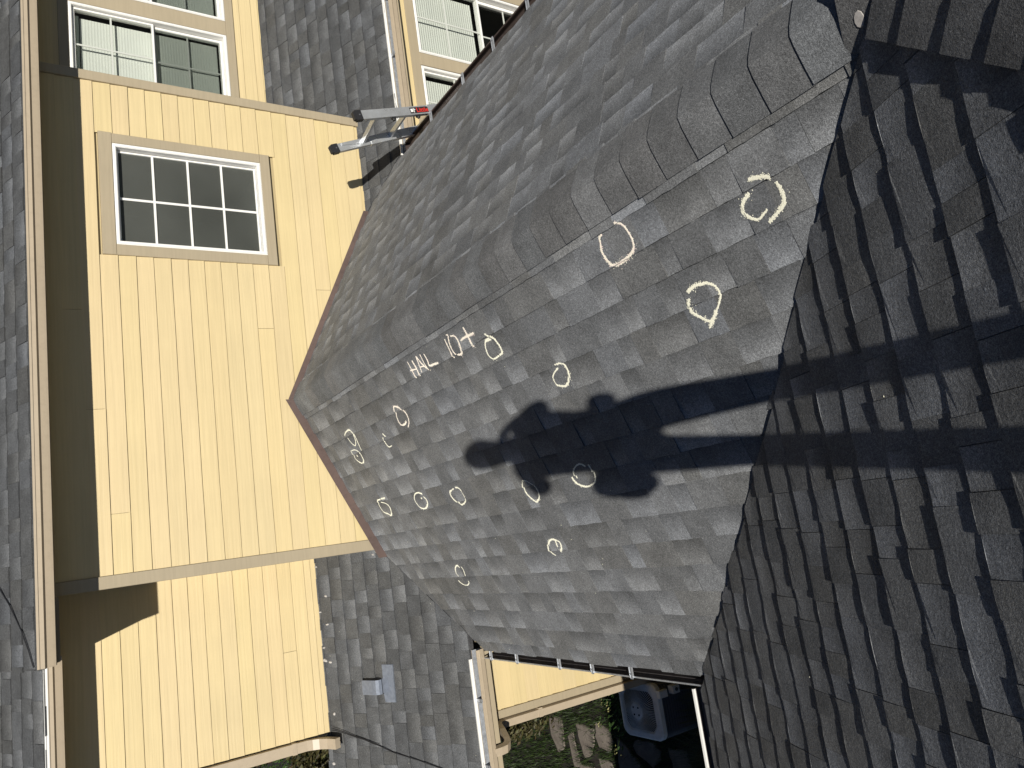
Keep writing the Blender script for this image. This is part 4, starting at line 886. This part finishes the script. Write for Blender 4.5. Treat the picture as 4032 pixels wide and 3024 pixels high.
# ------------------------------------------------------------------ the photographer, standing behind the camera on the foreground slope
J = dict(pel=(-1.243, -.99, 1.49, .135, .10), waist=(-1.25, -.97, 1.60, .128, .095), chest=(-1.262, -.97, 1.80, .158, .11), neckb=(-1.277, -.96, 1.955, .090, .065), head0=(-1.283, -.935, 2.03, .068, .066), head1=(-1.290, -.92, 2.10, .074, .088), head2=(-1.292, -.925, 2.175, .076, .092), head3=(-1.292, -.935, 2.23, .05, .06),
    shR=(-1.135, -.965, 1.90, .074, .066), elR=(-1.073, -.87, 1.725, .055, .055), wrR=(-1.12, -.72, 1.76, .031, .028), haR=(-1.135, -.695, 1.775, .026, .034),
    shL=(-1.415, -.965, 1.91, .074, .066), elL=(-1.482, -.87, 1.755, .055, .055), wrL=(-1.30, -.735, 1.76, .031, .028), haL=(-1.265, -.70, 1.775, .026, .034),
    hiR=(-1.150, -.99, 1.36, .074, .095), knR=(-1.105, -.945, .95, .062, .066), anR=(-1.083, -.985, .655, .044, .048), heR=(-1.083, -1.0, .60, .042, .04), toR=(-1.075, -.80, .52, .045, .026),
    hiL=(-1.336, -.99, 1.36, .074, .095), knL=(-1.325, -.945, .95, .062, .066), anL=(-1.327, -.985, .655, .044, .048), heL=(-1.327, -1.0, .60, .042, .04), toL=(-1.335, -.80, .52, .045, .026))
E_ = [('pel', 'waist'), ('waist', 'chest'), ('chest', 'neckb'), ('neckb', 'head0'), ('head0', 'head1'), ('head1', 'head2'), ('head2', 'head3')]
for s_ in 'RL': E_ += [('chest', 'sh'+s_), ('sh'+s_, 'el'+s_), ('el'+s_, 'wr'+s_), ('wr'+s_, 'ha'+s_), ('pel', 'hi'+s_), ('hi'+s_, 'kn'+s_), ('kn'+s_, 'an'+s_), ('an'+s_, 'he'+s_), ('he'+s_, 'to'+s_)]
for s_, sg in (('R', -1), ('L', 1)):                        # four fingers and a thumb curled towards the phone
    hx, hy, hz = J['ha'+s_][:3]
    for i, ln in enumerate((.052, .060, .056, .044)):
        z = hz + .024 - .016*i; J[f'f{s_}{i}a'] = (hx+sg*.012, hy+.020, z, .0085, .0085); J[f'f{s_}{i}b'] = (hx+sg*.034, hy+.020+ln*.35, z+.002, .008, .008); J[f'f{s_}{i}c'] = (hx+sg*.056, hy+.014+ln*.3, z+.001, .007, .007)
        E_ += [('ha'+s_, f'f{s_}{i}a'), (f'f{s_}{i}a', f'f{s_}{i}b'), (f'f{s_}{i}b', f'f{s_}{i}c')]
    J[f't{s_}a'] = (hx+sg*.018, hy-.006, hz+.034, .011, .011); J[f't{s_}b'] = (hx+sg*.040, hy-.004, hz+.044, .009, .009); E_ += [('ha'+s_, f't{s_}a'), (f't{s_}a', f't{s_}b')]
def fz(z):                                                  # stance a little higher up the slope
    T = [(0, .072), (.5, .572), (.66, .73), (.741, .793), (.904, .921), (1.303, 1.298), (1.918, 1.886), (2.267, 2.211), (3, 2.9)]
    for (a, b), (c, d) in zip(T[:-1], T[1:]):
        if a <= z <= c: return b + (d-b)*(z-a)/(c-a)
    return z
def sh(x, y, z): k = min(1.0, max(0, (-.70-y)/.2)); return (x-.02*(.3+.7*k), y-.15*(.35+.65*k), fz(z))
J = {n: sh(*v[:3]) + tuple(v[3:]) for n, v in J.items()}
names_ = list(J); ix = {n: i for i, n in enumerate(names_)}
me = bpy.data.meshes.new('body'); me.from_pydata([J[n][:3] for n in names_], [(ix[a], ix[b]) for a, b in E_], [])
bo = bpy.data.objects.new('tmp_body', me); COL.objects.link(bo); sm = bo.modifiers.new('s', 'SKIN'); sm.use_smooth_shade = True
for n in names_: v = me.skin_vertices[0].data[ix[n]]; v.radius = J[n][3:5]; v.use_root = (n == 'pel')
ss = bo.modifiers.new('u', 'SUBSURF'); ss.levels = 2; ss.render_levels = 2
dg = bpy.context.evaluated_depsgraph_get(); dg.update(); bm_ = bpy.data.meshes.new_from_object(bo.evaluated_get(dg)); bpy.data.objects.remove(bo)
bm_.color_attributes.new('tone', 'FLOAT_COLOR', 'CORNER').data.foreach_set('color', [1.0]*4*len(bm_.loops)); bm_.materials.clear()
for m in (M_CLOTH, M_JEAN, M_SKIN, M_LEATH): bm_.materials.append(m)
for p in bm_.polygons:
    c = p.center; p.use_smooth = True
    p.material_index = 2 if c.z > 1.955 or (c.y > -.82 and c.z > 1.55) else 0 if c.z > 1.5 else 1 if c.z > .74 else 3
pe = empty('person', (-1.22, -1.10, .62)); tag(pe, 'person in work clothes standing on the roof, hands raised, casting the long shadow', 'person')
b_ = bpy.data.objects.new('body', bm_); COL.objects.link(b_); adopt(b_, pe)
def pouch(c, hx, hy, hz, name='tool_pouch'):
    mb = MB(); c = Vector(sh(*c)); V = []
    for t, k in ((-1, .62), (-.5, .95), (.4, 1.05), (1, .9)):
        for i in range(10): a = 6.2832*i/10 + .3; V.append(c + Vector((hx*k*math.cos(a), hy*k*math.sin(a), hz*t)))
    mb.poly(V, [(l*10+i, l*10+(i+1) % 10, (l+1)*10+(i+1) % 10, (l+1)*10+i) for l in range(3) for i in range(10)] + [tuple(range(10))[::-1], tuple(range(30, 40))]); adopt(mb.build(name, M_LEATH, smooth=True), pe)
pouch((-1.462, -.99, 1.43), .07, .085, .105); pouch((-1.50, -.95, 1.37), .03, .04, .06); pouch((-1.085, -.97, 1.51), .035, .05, .04)
mb = MB(); V = []                                          # cap with a peak
for t, k in ((0, 1.0), (.35, .98), (.7, .8), (.92, .45)):
    for i in range(14): a = 6.2832*i/14; V.append(sh(-1.291+.088*k*math.cos(a), -.932+.104*k*math.sin(a), 2.165+.105*t))
mb.poly(V, [(l*14+i, l*14+(i+1) % 14, (l+1)*14+(i+1) % 14, (l+1)*14+i) for l in range(3) for i in range(14)] + [tuple(range(42, 56))]); mb.poly([(x-.02, y-.15, fz(z)) for x, y, z in ((-1.355, -.84, 2.168), (-1.227, -.84, 2.168), (-1.235, -.77, 2.15), (-1.291, -.755, 2.15), (-1.347, -.77, 2.15))], [(0, 1, 2, 3, 4)]); adopt(mb.build('cap', M_JEAN, smooth=True), pe)
